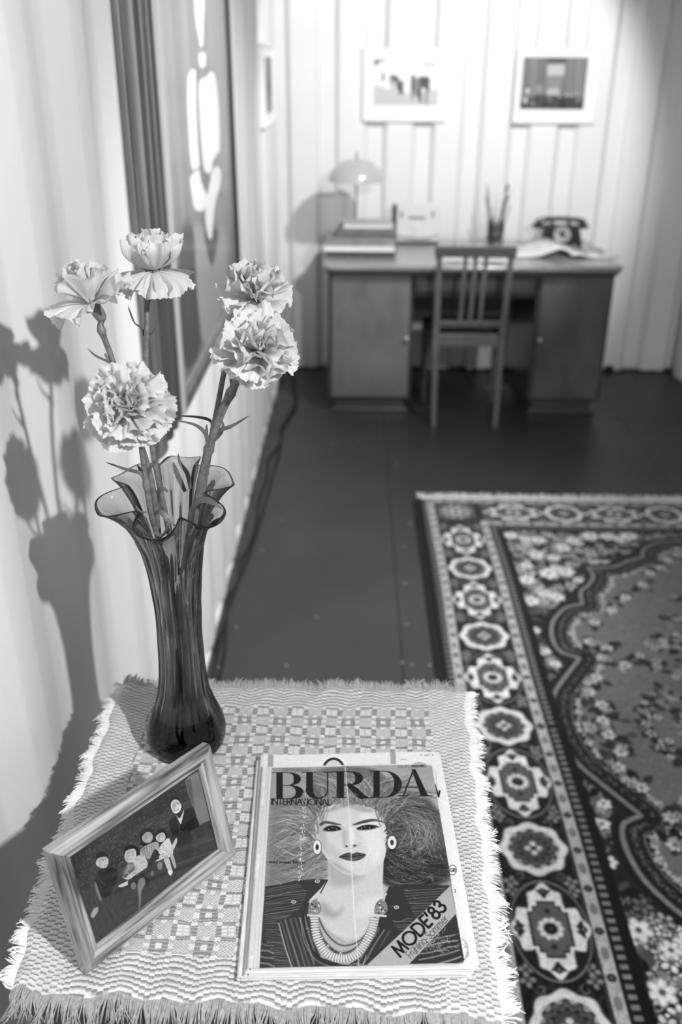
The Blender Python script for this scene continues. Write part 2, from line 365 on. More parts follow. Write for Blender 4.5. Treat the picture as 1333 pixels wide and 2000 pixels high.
for i in range(4):
    for j in range(3):
        MB().box(xs[i]+0.001, xs[i+1]-0.001, ys[j]+0.001, ys[j+1]-0.001, -0.0125, -0.0004 if (i+j) % 2 else -0.0).build('plywood_sheet', m_floor, fl, bevel=0.001)
for sx, sy in ((513, 1075), (550, 1015), (462, 1225), (619, 1206), (485, 972), (647, 868), (792, 1139), (795, 1219), (786, 1294), (805, 1298), (840, 1299), (801, 1022), (789, 1067), (775, 905), (700, 862), (560, 1300), (427, 1303)):
    p = PZ(sx, sy); MB().lathe([(0.0045, 0.0), (0.004, 0.0009), (0.001, 0.0006)], (p[0], p[1], 0.0), 10).build('screw', m_screw, fl)
# dark strip where the back sheet meets the floor, white paint drips on the left
mk = mat('dark_gap', 0.06, 0.8)
tr = MB()
for i in range(46):
    x = -0.45+i*0.051; h_ = 0.006+0.012*random.random()**2+(0.03 if i in (31, 38) else 0); tr.box(x, x+0.054, YB-0.004-0.004*random.random(), YB+0.03, 0.0002, h_)
tag(tr.build('trim_1', mk), kind='structure')

# ------------------------------------------------------------------ rug pattern: one quarter, 2 mm to the pixel, metres from the rug's centre
RX, RY, HW, HL = 1.26, 2.0, 0.975, 1.475
def rug_tex():
    k = 500.0; W_, H_ = int(HW*k), int(HL*k)
    r = Ras(W_, H_, 0.12, np.array([[k, 0, 0], [0, k, 0], [0, 0, 1.0]])); yy, xx = np.mgrid[0:H_, 0:W_]; X = (xx+.5)/k; Y = (yy+.5)/k
    ex, ey = HW-X, HL-Y; e = np.minimum(ex, ey); s = np.where(ex < ey, Y, X)
    # scalloped medallion outline
    ln = [(0, 1.117), (.06, 1.112), (.105, 1.096), (.171, 1.045), (.192, .985), (.26, .945), (.324, .902), (.416, .892), (.410, .831), (.44, .77), (.478, .720), (.487, .645), (.545, .62), (.59, .56), (.616, .499), (.626, .42), (.612, .355), (.562, .325), (.619, .237), (.669, .154), (.690, .075), (.697, 0)]
    cz = [(.192, .985), (.416, .892), (.487, .645), (.562, .325)]; out_ = []; seg = []
    for q in ln:
        seg.append(q)
        if q in cz: out_ += [tuple(v) for v in smooth(seg, False, 4)[:-1]]; seg = [q]
    ln = out_+[tuple(v) for v in smooth(seg, False, 4)]
    P = np.array(ln); px, py = X.ravel(), Y.ravel(); d2 = np.full(px.shape, 1e9)
    for i in range(len(P)-1):
        (ax, ay), (bx, by) = P[i], P[i+1]; vx, vy = bx-ax, by-ay; t = np.clip(((px-ax)*vx+(py-ay)*vy)/(vx*vx+vy*vy), 0, 1)
        d2 = np.minimum(d2, (px-ax-t*vx)**2+(py-ay-t*vy)**2)
    poly = [(0, 0)]+ln; ins = np.zeros(px.shape, bool); Q = np.array([(0, -1)]+[(0, 1.117)]+ln[1:]+[(.697, -1)]); n = len(Q)
    for i in range(n):
        (ax, ay), (bx, by) = Q[i], Q[(i+1) % n]
        if ay != by: ins ^= ((py >= ay) != (py >= by)) & (px < ax+(py-ay)*(bx-ax)/(by-ay))
    sd = (np.sqrt(d2)*np.where(ins, 1, -1)).reshape(X.shape)
    wob = vnoise(H_, W_, 9, 3)*0.014
    fine = vnoise(H_, W_, 3, 4); curl = np.abs(np.sin(X*420+4*vnoise(H_, W_, 14, 8)*6)*np.sin(Y*420+vnoise(H_, W_, 14, 9)*24))
    a = r.a
    a[:] = 0.13+0.05*fine
    rr = np.random.default_rng(5)
    def flower(x, y, R_, n_=5, petal=0.8, core=0.25, out=0.1, ph=None):
        ph = rr.random()*360 if ph is None else ph
        for q in range(n_):
            t = radians(ph+360*q/n_); r.ell((x+R_*.62*cos(t), y+R_*.62*sin(t)), R_*.5, R_*.4, out, 1.3, rot=math.degrees(t))
        for q in range(n_):
            t = radians(ph+360*q/n_); r.ell((x+R_*.6*cos(t), y+R_*.6*sin(t)), R_*.38, R_*.28, petal, 1.2, rot=math.degrees(t))
        r.ell((x, y), R_*.22, R_*.22, core, 1.2)
    def leaf(x, y, L, ang, v, wd=0.4):
        t = radians(ang); c, s_ = cos(t), sin(t); pt = [(0, 0), (.3, wd), (.7, wd*.8), (1, 0), (.7, -wd*.6), (.3, -wd*.7)]
        r.poly([(x+L*(a_*c-b*s_), y+L*(a_*s_+b*c)) for a_, b in pt], v, 1.3, sm=True)
    def hook(x, y, R_, ang, v, wd=0.006):
        r.line([(x+R_*(1-q/26.)*cos(radians(ang+q*18)), y+R_*(1-q/26.)*sin(radians(ang+q*18))) for q in range(18)], [wd*.5, wd, wd*.4], v)
    # corner field: crowded blossoms, scrolls and leaves on near black
    def out_sd(x, y):
        i, j = int(x*k), int(y*k); return sd[j, i] if 0 <= i < W_ and 0 <= j < H_ else 0
    cnt = 0
    for _ in range(2600):
        x, y = rr.uniform(0, HW-.31), rr.uniform(0, HL-.31)
        if out_sd(x, y) > -0.035: continue
        cnt += 1; c_ = rr.random()
        big = (y > .62 and x > .05)
        if c_ < .34: flower(x, y, rr.uniform(.014, .026), 5, rr.uniform(.6, .9) if big else rr.uniform(.35, .6), .3)
        elif c_ < .62: leaf(x, y, rr.uniform(.02, .045), rr.uniform(0, 360), rr.choice([.32, .4, .5, .62, .09, .07]), .3)
        elif c_ < .85: hook(x, y, rr.uniform(.012, .024), rr.uniform(0, 360), rr.choice([.45, .55, .68]))
        else: r.ell((x, y), .018, .014, .08, 2)
    for x, y, s_ in ((.65, 1.134, .03), (.60, 1.11, .024), (.55, 1.10, .03), (.344, 1.143, .034), (.28, 1.14, .03), (.196, 1.146, .034), (.24, 1.12, .024), (.499, .859, .034), (.562, .843, .036), (.53, .88, .024), (.645, .796, .03), (.654, .654, .03), (.563, .684, .028), (.60, .70, .024), (.466, .80, .02), (.672, .473, .02), (.659, .356, .02), (.64, .29, .02), (.42, 1.10, .028), (.47, 1.04, .03), (.58, .98, .03), (.52, .96, .024), (.63, .90, .024)):
        flower(x, y, s_, 6, .86, .35, .55); 
    for y0 in np.arange(0.02, .46, .075):
        hook(.655, y0, .022, 90, .55, .008); hook(.672, y0+.035, .02, 270, .5, .008); leaf(.64, y0+.02, .03, rr.uniform(0, 360), .42, .3)
    # dark edge outside the outline, the pale line, the dark band with scrolls, ragged pale edge, the plain ground
    a[:] = np.where((sd > -.022) & (sd < 0), 0.09+.04*fine, a)
    band = 0.10+.05*fine
    a[:] = np.where((sd >= 0), band, a)
    a[:] = np.where((sd > -.004) & (sd < .009), .47+.06*fine, a)
    a[:] = np.where((sd > .05) & (sd < .055), .42, a)
    rag = sd+(vnoise(H_, W_, 4, 33, 2)-.5)*.034
    a[:] = np.where((rag > .062), .70, a); a[:] = np.where(rag > .074, .42+.025*fine, a)
    for i in range(1, len(P)-1, 1):
        t_ = P[i+1]-P[i-1]; t_ = t_/np.linalg.norm(t_); nr_ = np.array([t_[1], -t_[0]]); q = P[i]+nr_*.031; q = q if out_sd(*np.clip(q, .001, .9)) > 0 else P[i]-nr_*.031
        if i % 2: hook(q[0], q[1], .010, rr.uniform(0, 360), .42, .0045)
        else: r.ell(q, .0045, .0045, .45, 1.3); r.ell(q+t_*.011, .005, .003, .34, 1.3)
    # sprays on the ground inside the medallion
    sp = [(.105, .963), (.25, .777), (.396, .607), (.509, .417), (.464, .384), (.429, .295), (.568, .157), (.546, .099), (.603, .005), (.555, -.02), (.2, .86), (.06, 1.0), (.33, .69), (.47, .53), (.53, .23), (.56, .03), (.49, .33), (.15, .9)]
    for x, y in sp:
        for q in range(5): leaf(x+rr.uniform(-.03, .03), y+rr.uniform(-.03, .03), rr.uniform(.025, .05), rr.uniform(0, 360), rr.choice([.10, .13, .2, .28]), .35)
        flower(x, y, .021, 6, .78, .3, .25); flower(x+rr.uniform(-.03, .03), y+rr.uniform(-.035, .035), .014, 5, .7, .2, .18)
        leaf(x+.01, y-.01, .03, rr.uniform(0, 360), .62, .25)
    cl = [(.137, .694), (.204, .547), (.299, .411), (.252, .412), (.345, .319), (.288, .234), (.381, .112), (.413, .064), (.452, .009), (.415, -.043), (.405, .131), (.33, .15), (.25, .30), (.2, .44), (.36, .03), (.3, .08), (.22, .2), (.12, .55), (.1, .4), (.15, .3), (.1, .12), (.2, .05), (.02, .3), (.02, .6)]
    for x, y in cl:
        for q in range(6): leaf(x+rr.uniform(-.035, .035), y+rr.uniform(-.035, .035), rr.uniform(.02, .045), rr.uniform(0, 360), rr.choice([.09, .12, .2, .3, .55]), .35)
        for q in range(3): flower(x+rr.uniform(-.03, .03), y+rr.uniform(-.03, .03), rr.uniform(.012, .019), 5, rr.uniform(.6, .85), .25, .14)
    # --- stripes
    M = lambda lo, hi: (e >= lo) & (e < hi)
    dash = lambda per, ph=0: ((s/per+ph) % 1.0)
    a[:] = np.where(M(.280, .302), .08, a)
    a[:] = np.where(M(.262, .280), np.where(dash(.022) < .5, .10, .50), a)
    a[:] = np.where(M(.254, .262), .12, a)
    a[:] = np.where(M(.224, .254), .66+.05*fine, a)
    dd = np.hypot(((s+.05) % .109)-.0545, e-.239); a[:] = np.where(M(.224, .254) & (dd < .0095), .16, a); a[:] = np.where(M(.224, .254) & (dd < .004), .4, a)
    d3 = np.hypot((((s+.105) % .109)-.0545)/1.7, (e-.239)); a[:] = np.where(M(.224, .254) & (d3 < .0085), .48, a)
    a[:] = np.where(M(.216, .224), .12, a); a[:] = np.where(M(.218, .221), .38, a)
    a[:] = np.where(M(.062, .216), .10+.10*(fine > .62), a)
    a[:] = np.where(M(.054, .062), .14, a)
    a[:] = np.where(M(.028, .054), .66+.05*fine, a)
    dd = np.hypot(((s+.05) % .109)-.0545, e-.041); a[:] = np.where(M(.028, .054) & (dd < .0085), .18, a)
    d3 = np.hypot((((s+.105) % .109)-.0545)/1.7, (e-.041)); a[:] = np.where(M(.028, .054) & (d3 < .0075), .5, a)
    a[:] = np.where(M(.012, .028), np.where(dash(.026, .3) < .5, .12, .5), a)
    a[:] = np.where(M(0, .012), np.where(dash(.009) < .5, .14, .40), a)
    # --- border medallions; frame (c, along axis) so that the same drawing serves both sides
    def T(pts, c, side):   # local (across, along)
        return [((HW-.139-a_) if side else (c+b), (c+b) if side else (HL-.139-a_)) for a_, b in pts]
    def rosA(c, side, sx=1.0, sy=1.0):
        for R_, v in ((.080, .30), (.077, .84), (.058, .58), (.053, .14), (.049, .36), (.036, .14), (.032, .30)):
            t = np.linspace(0, 2*pi, 72, endpoint=False); nl = 8 if R_ > .055 else 12
            q = R_*(1+.055*np.cos(nl*t)) if R_ > .055 else np.round(R_*(1+.09*np.sign(np.cos(nl*t)))*500)/500
            r.poly(T([(q_*.97*cos(u)*sx, q_*sin(u)*sy) for q_, u in zip(q, t)], c, side), v, 1.4)
        for u in (0, 90, 180, 270): r.ell(T([(.013*cos(radians(u)), .013*sin(radians(u)))], c, side)[0], .0075, .0075, .82, 1.4)
        r.ell(T([(0, 0)], c, side)[0], .006, .006, .06, 1.2)
    def rosB(c, side, L=1.0):
        t = np.linspace(0, 2*pi, 120, endpoint=False)
        for g_, v in ((1.06, .12), (1.03, .55), (.99, .14)):
            q = [(g_*(.080*cos(u)), g_*L*.122*sin(u)) for u in t]; r.poly(T(q, c, side), v, 1.4)
        q = [((.073*(1+.10*cos(4*u)+.05*cos(12*u))*cos(u)), L*(.104*(1+.10*cos(4*u)+.05*cos(12*u))*sin(u))) for u in t]; r.poly(T(q, c, side), .86, 1.4)
        for u in range(0, 360, 45):      # dark leaf curls round the rim, pale scrolls between them
            for sgn in (1, -1):
                u2 = radians(u+22.5+sgn*11); x, y = .069*cos(u2), L*.100*sin(u2); pts = [(x*(1-.20*w_), y*(1-.20*w_)) for w_ in (0, .5, 1)]
                pts = [(a_+.012*sin(w_*2.2)*sgn*-sin(u2), b+.012*sin(w_*2.2)*sgn*cos(u2)) for (a_, b), w_ in zip(pts, (0, .5, 1))]
                r.line(T([(a_, b) for a_, b in smooth(pts, False, 4)], c, side), [.004, .013, .004], .15, feather=1.4)
        for u in (0, 90, 180, 270):
            x, y = .068*cos(radians(u)), L*.096*sin(radians(u)); hx, hy = T([(x, y)], c, side)[0]; r.ell((hx, hy), .0085, .0085, .12, 1.4); r.ell((hx, hy), .0045, .0045, .45, 1.2)
        pl = [(.018, .066), (.018, .054), (.028, .054), (.028, .040), (.039, .040), (.039, -.040), (.028, -.040), (.028, -.054), (.018, -.054), (.018, -.066)]
        pl = [(a_, b*L) for a_, b in pl]+[(-a_, b*L) for a_, b in pl[::-1]]
        r.poly(T([(a_*1.1, b*1.06) for a_, b in pl], c, side), .10, 1.2); r.poly(T(pl, c, side), .38, 1.2)
        for u in range(0, 360, 36): r.ell(T([(.0215*cos(radians(u)), .0215*sin(radians(u)))], c, side)[0], .0068, .0068, .84, 1.4)
        r.ell(T([(0, 0)], c, side)[0], .0125, .0125, .10, 1.4); r.ell(T([(0, 0)], c, side)[0], .005, .005, .3, 1.2)
        for b in (.044*L, -.044*L): r.ell(T([(0, b)], c, side)[0], .006, .006, .14, 1.4)
    def fill(c, side):
        for sg in (1, -1):
            for a_ in (.066, -.066):
                x, y = T([(a_, c*0+sg*.012)], c, side)[0]; flower(x, y, .017, 4, .55, .2, .3)
            for a_ in (.045, -.045): hx, hy = T([(a_, sg*.03)], c, side)[0]; hook(hx, hy, .012, rr.uniform(0, 360), .4)
    for q in range(-1, 4):
        for side in (1, 0):
            p = .437 if side else .404
            lim = (HL if side else HW)-.19
            for c in (q*p+p/4, q*p+3*p/4):
                if -.2 < c < lim: fill(c, side)
            if -.2 < q*p+p/2 < lim: rosB(q*p+p/2, side)
            if -.2 < q*p < lim: rosA(q*p, side)
    # corner square
    cs = (ex < .216) & (ey < .216) & (e > .062); a[cs] = .34+.1*(fine[cs] > .55)
    bd = (np.abs(ex-.216) < .003) & (ey < .216) & (ey > .062) | (np.abs(ey-.216) < .003) & (ex < .216) & (ex > .062); a[bd] = .12
    cx_, cy_ = HW-.139, HL-.139
    for q in range(10): t = radians(36*q); r.ell((cx_+.047*cos(t), cy_+.047*sin(t)), .014, .009, .7, 1.4, rot=36*q)
    r.ell((cx_, cy_), .034, .034, .12, 1.4); r.ell((cx_, cy_), .028, .028, .78, 1.4); r.ell((cx_, cy_), .012, .012, .14, 1.4)
    for sx in (1, -1):
        for sy in (1, -1): r.ell((cx_+.058*sx, cy_+.058*sy), .012, .012, .2, 1.4)
    b = a.copy()
    for s_, ax_ in ((1, 0), (-1, 0), (1, 1), (-1, 1)): b += np.roll(a, s_, ax_)*.35
    a = b/2.4; a = np.clip((a-.105)*1.12+.045, .02, 1)
    return np.clip(a*(0.86+.24*vnoise(H_, W_, 1.6, 11))*(.95+.1*vnoise(H_, W_, 8, 12)), 0, 1)
rt = rug_tex()
rug_img = np.vstack([np.hstack([rt[::-1, ::-1], rt[::-1]]), np.hstack([rt[:, ::-1], rt])])   # whole rug, row 0 = near end (y small)
m_rug = imat('rug_pile', rug_img[::-1], rough=0.95, spec=0.1, extra=0.7, escale=520, dist=0.002, bump=0.35, gain=0.98, sheen=0.15)
rug = thing('rug', (RX, RY, 0.0), 'large dark patterned oriental rug with pale medallion border and fringe', 'rug')
def rugf(u, v):
    x = RX-HW+u*2*HW; y = RY-HL+v*2*HL; d = min(u*2*HW, (1-u)*2*HW, v*2*HL, (1-v)*2*HL)
    return (x+0.003*sin(y*5), y+0.004*sin(x*4), 0.001+0.008*min(1, d/0.008)+0.0006*sin(x*9)*sin(y*7))
gb = MB().grid(rugf, 120, 180)
gb.build('pile', m_rug, rug, smooth=True)
m_frw = mat('cream_fringe_yarn', 0.86, 0.9, noise=0.05, nscale=60)
m_edge = mat('rug_binding_and_edge_shade', 0.05, 0.9)
MB().box(RX-HW-.034, RX-HW+.05, RY-HL-.01, RY+HL-.02, 0.0004, 0.0026).build('edge_shade_strip', m_edge, rug)  # black strip standing in for the shade along the rug's left edge
MB().box(RX-HW-.004, RX-HW+.004, RY-HL, RY+HL, 0.0005, 0.007).build('binding', m_edge, rug)
MB().box(RX+HW-.004, RX+HW+.004, RY-HL, RY+HL, 0.0005, 0.007).build('binding', m_edge, rug)
for sgn in (1, -1):
    fb = MB(); y0 = RY+sgn*HL
    fb.box(RX-HW, RX+HW, min(y0-.004, y0+sgn*.012), max(y0+.004, y0+sgn*.012), .001, .0085)
    x = RX-HW-.012
    while x < RX+HW:
        L = random.uniform(.028, .052); dx = random.gauss(0, .010); h1 = random.uniform(.006, .018)
        fb.tube([(x, y0+sgn*.008, .006), (x+dx*.4, y0+sgn*(.008+L*.5), h1), (x+dx, y0+sgn*(.008+L), .003)], [.0026, .0024, .0012], 4); x += random.uniform(.0045, .0075)
    tag(fb.build('fringe', m_frw, rug), kind='stuff')

tag((lambda b: [b.box(XL-.02+.002*random.random(), XL+.001+.003*random.random(), -.6+i*.06, -.54+i*.06, 0.0005, .012+.012*random.random()**2) for i in range(99)] and b)(MB()).build('baseboard_left', m_wall), kind='structure')

# ------------------------------------------------------------------ small table and its woven cloth
TZ = 0.797
m_dark = wood('dark_table_wood', 0.20, 0.06, 0.45, axis=0)
CXN, CXF, CYN, CYF = (-0.334, 0.150), (-0.337, 0.168), 0.585, 1.103   # cloth: near edge x range, far edge x range, y range
tb = thing('side_table', (-0.09, 0.85, 0.0), 'small dark side table hidden under the woven cloth', 'table')
MB().box(-.322, .142, .616, 1.092, TZ-.022, TZ).build('tabletop', m_dark, tb, bevel=.003)
for x in (-.30, .12):
    for y in (.62, 1.07):
        MB().hexa([(x-.011, y-.011, .0), (x+.011, y-.011, .0), (x+.011, y+.011, .0), (x-.011, y+.011, .0)], [(x-.018, y-.018, TZ-.022), (x+.018, y-.018, TZ-.022), (x+.018, y+.018, TZ-.022), (x-.018, y+.018, TZ-.022)]).build('leg', m_dark, tb)
MB().box(-.29, .11, .615, .63, TZ-.09, TZ-.022).build('apron', m_dark, tb); MB().box(-.29, .11, 1.06, 1.075, TZ-.09, TZ-.022).build('apron', m_dark, tb)

def cloth_tex():
    W_, H_ = 1200, 1240; cw, chh = 5, 4      # picture elements per thread, across and along
    nx, ny = W_//cw, H_//chh
    seq = [0]*7+[1]*3+[2]*2+[3]*3+[2]*0+[3]*0
    prof = []
    while len(prof) < nx+60: prof += [0]*3+[1]*3+[2]*3+[3]*8+[2]*3+[1]*3
    profy = []
    while len(profy) < ny+60: profy += [0]*4+[1]*3+[2]*3+[3]*9+[2]*3+[1]*3
    I = np.arange(nx); J = np.arange(ny); p = np.array(prof)[I+2][None, :]; q = np.array(profy)[J+3][:, None]
    par = (I[None, :]+J[:, None]) % 2; st2 = (J[:, None] % 3 == 0)
    D = np.array([[.94, .57, .92, .86], [.57, .54, .83, .88], [.92, .83, .94, .56], [.86, .88, .56, .95]])
    base = D[p, q]; half = ((p == 0) & (q == 3)) | ((p == 3) & (q == 0)) | ((p == 1) & (q == 3)) | ((p == 3) & (q == 1)) | ((p == 1) & (q == 2)) | ((p == 2) & (q == 1))
    base = np.where(half & (par == 0), base-.13, base); dark = base < .62
    base = np.where(dark & st2, .70, base)
    win = (p == 3) & (q == 3); wx = np.array([k for k in range(23)]); ph_ = (I+2) % 23-9; py_ = (J+3) % 25-10
    base = np.where(win & ((ph_[None, :] % 4 == 3) | (py_[:, None] % 3 == 2)), .82, base)
    flo = dark
    # border of basket weave: little blocks, offset from row to row
    bx, by = 26, 30
    inb = (I[None, :] < bx) | (I[None, :] >= nx-bx); iny = (J[:, None] < by) | (J[:, None] >= ny-by)
    wave = (I[None, :]//4+(J[:, None]//2)) % 2; bas = np.where(wave == 0, .93, np.where(J[:, None] % 2, .60, .84))
    pw = np.array(prof)[I+2][None, :]; rip = ((J[:, None]+(pw).astype(int)) % 4); ends = np.where(rip < 1, .55, np.where(rip < 2, .72, .93))
    base = np.where(iny & ~inb, ends, base); base = np.where(inb, bas, base)
    a = np.kron(base, np.ones((chh, cw)))[:H_, :W_]
    lx = (np.arange(W_) % cw)/cw; ly = (np.arange(H_) % chh)/chh
    gx = np.clip(np.abs(lx-.5)*2, 0, 1)**3; gy = np.clip(np.abs(ly-.4)*2, 0, 1)**2
    hgt = np.kron(np.where(flo | (par == 1), 1, .55), np.ones((chh, cw)))[:H_, :W_]*(1-.5*gy[:, None])*(1-.35*gx[None])
    # threads wander a little: shift rows and columns by a slow noise
    n1 = (vnoise(H_, W_, 60, 21)-.5)*9+(vnoise(H_, W_, 12, 23)-.5)*3; n2 = (vnoise(H_, W_, 60, 22)-.5)*9+(vnoise(H_, W_, 12, 24)-.5)*3
    yy, xx = np.mgrid[0:H_, 0:W_]; yi = np.clip(yy+n1, 0, H_-1).astype(int); xi = np.clip(xx+n2, 0, W_-1).astype(int)
    a, hgt = a[yi, xi], hgt[yi, xi]
    a = a*(.93+.1*vnoise(H_, W_, 2, 25))*(1-.10*(1-hgt)); a = (a+np.roll(a, 1, 0)+np.roll(a, 1, 1))/3*.6+a*.4  # low threads darkened: shade of the weave hollows put into the colour
    return a, hgt
ca, ch = cloth_tex()
m_cloth = imat('woven_cotton', ca, rough=0.9, spec=0.15, bump=0.6, dist=0.0016, height=ch, extra=0.25, escale=1500, gain=0.93, sheen=0.1)
m_yw = mat('white_cotton_yarn', 0.90, 0.85, noise=0.04, nscale=300); m_yg = mat('grey_cotton_yarn', 0.62, 0.85, noise=0.08, nscale=300)
cloth = thing('tablecloth', (-0.09, 0.85, TZ), 'handwoven pale tablecloth with grey block pattern and fringed edges', 'tablecloth')
def clothp(u, v, up=0.0):
    x0 = CXN[0]*(1-v)+CXF[0]*v; x1 = CXN[1]*(1-v)+CXF[1]*v
    y0 = .604-.020*u; y = y0+(CYF-y0)*v
    du, dv = min(u, 1-u), min(v, 1-v)
    wx = .0022*sin(v*34)*math.exp(-du*30)+.0016*sin(v*71+1)*math.exp(-du*40); wy = .003*sin(u*29+1)*math.exp(-dv*25)+.002*sin(u*63)*math.exp(-dv*40)
    z = TZ+.0022+.0009*(sin(u*31+v*7)*sin(v*23-u*5)+1)*.8+.0006*(sin(u*83)*sin(v*77)+1)
    if dv < .05: z += .0022*(1+sin(u*58+2*sin(u*9)))*(1-dv/.05)*.5
    if u < .06: z += .0016*(1+sin(v*64))*(1-u/.06)
    drop = max(0, .024-du)/.024; drop2 = max(0, .022-dv)/.022
    z -= .0045*drop**2+.0045*drop2**2
    return (x0+(x1-x0)*u+wx, y+wy, z+up)
MB().grid(lambda u, v: clothp(u, v), 150, 150).build('weave', m_cloth, cloth, smooth=True, sharp=180)
def fringe(edge, m, n, Lr, rad, droop, curl):
    fb = MB(); clump = [random.gauss(0, 1) for _ in range(n//5+3)]; cl2 = [random.random() for _ in range(n//5+3)]
    for i in range(n):
        t = (i+random.random()*.8)/n; g = i/5; k = int(g); f = g-k; c = clump[k]*(1-f)+clump[k+1]*f; c2 = cl2[k]*(1-f)+cl2[k+1]*f
        u, v = {'l': (0, t), 'r': (1, t), 'n': (t, 0), 'f': (t, 1)}[edge]; b = Vector(clothp(u, v))
        out = {'l': Vector((-1, 0, 0)), 'r': Vector((1, 0, 0)), 'n': Vector((0, -1, 0)), 'f': Vector((0, 1, 0))}[edge]
        al = Vector((-out.y, out.x, 0)); L = random.uniform(*Lr)*(0.8+.4*c2); s = c*curl+random.gauss(0, .25)*curl
        pts = [b-out*.004]
        for q in (.33, .66, 1.0):
            pts.append(b+out*(L*q*(1-.25*droop*q))+al*(L*s*q*q)+Vector((0, 0, .0022*sin(q*2.2)*(1+c2)-L*droop*q*q)))
        fb.tube(pts, [rad, rad, rad*.85, rad*.45], 4, cap=False)
    tag(fb.build('fringe', m, cloth, smooth=True), kind='stuff')
fringe('l', m_yw, 430, (.010, .017), .00075, .12, .45)
fringe('r', m_yw, 460, (.013, .020), .00075, .12, .42)
fringe('n', m_yg, 620, (.022, .032), .00060, .55, .30)
fringe('f', m_yg, 560, (.009, .015), .00060, -.15, .35)

# ------------------------------------------------------------------ magazines
def rect(cx, cy_, w_, h_, rot, z):
    c, s = cos(radians(rot)), sin(radians(rot)); return [(cx+c*x-s*y, cy_+s*x+c*y, z) for x, y in ((-w_/2, h_/2), (w_/2, h_/2), (w_/2, -h_/2), (-w_/2, -h_/2))]
def crop(pts3, x0, y0, k): return [((proj(p)[0]-x0)/k, (proj(p)[1]-y0)/k) for p in pts3]
K6 = 520/1333
Z0 = TZ+.0048
def cover_tex():
    W_, H_ = 600, 800
    r = Ras(W_, H_, .62); r.H = hom(crop(rect(.0045, .7705, .216, .292, 2.4, Z0+.014), 460, 1430, K6), [(0, 0), (W_, 0), (W_, H_), (0, H_)])
    rr = np.random.default_rng(2)
    PR = [(182, 176), (988, 166), (1148, 1155), (120, 1181)]
    r.poly([(100, 100), (1300, 100), (1300, 1300), (0, 1300)], .86)
    n_ = vnoise(H_, W_, 90, 31, 3); r.poly(PR, lambda X, Y, o: .60+.14*(n_[Y.astype(int), X.astype(int)]-.5)+.05*(X/W_ > .5))
    r.poly([(180, 360), (350, 300), (430, 400), (430, 760), (150, 780)], .46, 30)
    # hair masses
    r.poly([(395, 215), (520, 180), (690, 190), (790, 260), (960, 330), (1040, 450), (1085, 640), (1080, 740), (1000, 770), (880, 770), (760, 760), (735, 640), (750, 520), (735, 420), (560, 350), (420, 400), (400, 330)], .30, 22, sm=True)
    r.poly([(400, 210), (540, 180), (700, 200), (770, 280), (700, 390), (560, 350), (430, 380)], .42, 18, sm=True)
    r.poly([(745, 560), (830, 560), (1000, 610), (1060, 700), (980, 770), (830, 765), (740, 740)], .14, 20, sm=True)
    r.poly([(385, 400), (300, 400), (200, 470), (250, 560), (380, 620), (460, 740), (465, 640), (400, 560)], .46, 16, sm=True)
    def strands(n, p0, p1, sp0, sp1, bend, vals, wd):
        for _ in range(n):
            a = np.array(p0)+rr.normal(0, 1, 2)*sp0; b = np.array(p1)+rr.normal(0, 1, 2)*sp1; d = b-a; nn = np.array([-d[1], d[0]])/(np.linalg.norm(d)+1e-6)
            h = rr.normal(bend, abs(bend)*.4+6); pts = [tuple(a+d*t+nn*h*sin(pi*t)+nn*rr.normal(0, 2)) for t in (0, .25, .5, .75, 1)]
            r.line(pts, [wd*.6, wd, wd*.3], rr.uniform(*vals), rr.uniform(.35, .8), sm=True, feather=1.3)
    strands(26, (440, 480), (210, 470), (14, 50), (30, 60), 18, (.35, .70), 20); strands(26, (450, 620), (200, 640), (14, 60), (40, 70), -16, (.34, .62), 20)
    strands(34, (560, 360), (540, 215), (90, 14), (120, 16), 22, (.28, .66), 16); strands(30, (700, 390), (940, 330), (30, 20), (70, 40), -50, (.30, .66), 18)
    strands(34, (760, 480), (1010, 560), (16, 60), (50, 90), -45, (.14, .50), 20); strands(26, (770, 640), (1020, 700), (14, 50), (50, 50), 20, (.05, .30), 22)
    strands(60, (430, 500), (190, 520), (18, 70), (30, 110), 18, (.25, .78), 5)
    strands(60, (450, 640), (190, 680), (14, 60), (40, 60), -20, (.25, .70), 5)
    strands(40, (460, 690), (300, 745), (8, 30), (60, 14), 10, (.30, .72), 4)
    strands(90, (560, 360), (520, 215), (90, 14), (110, 16), 25, (.22, .80), 5)
    strands(60, (700, 380), (930, 330), (40, 20), (60, 40), -50, (.25, .68), 5)
    strands(80, (750, 460), (1010, 520), (16, 50), (50, 90), -45, (.12, .50), 6)
    strands(60, (860, 420), (900, 600), (40, 30), (70, 20), -60, (.34, .66), 4)
    strands(70, (760, 620), (1030, 690), (14, 60), (60, 60), 25, (.06, .45), 5)
    # ears, neck, shoulders, face
    sk = .80
    r.poly([(384, 500), (398, 470), (412, 560), (404, 590), (388, 545)], .74, 3, sm=True)
    r.poly([(462, 600), (745, 600), (738, 760), (752, 840), (770, 900), (690, 940), (620, 1040), (560, 1055), (470, 1000), (420, 940), (366, 900), (372, 840), (440, 760), (466, 720)], .77, 3)
    r.poly([(375, 900), (420, 930), (470, 1010), (560, 1055), (640, 1030), (700, 930), (760, 890), (680, 1120), (560, 1170), (430, 1130)], .66, 8)
    r.poly([(466, 650), (540, 690), (640, 720), (560, 770), (475, 760)], .66, 26, sm=True)
    r.poly([(440, 850), (500, 900), (540, 880), (500, 930), (430, 910)], .62, 22, sm=True)
    r.poly([(620, 860), (680, 820), (730, 830), (700, 900), (620, 930)], .82, 22, sm=True)
    r.poly([(404, 520), (400, 450), (418, 400), (470, 370), (560, 356), (660, 372), (725, 405), (750, 460), (760, 530), (752, 610), (738, 650), (690, 690), (640, 712), (590, 716), (545, 708), (500, 680), (455, 630), (425, 580)], sk, 3, sm=True)
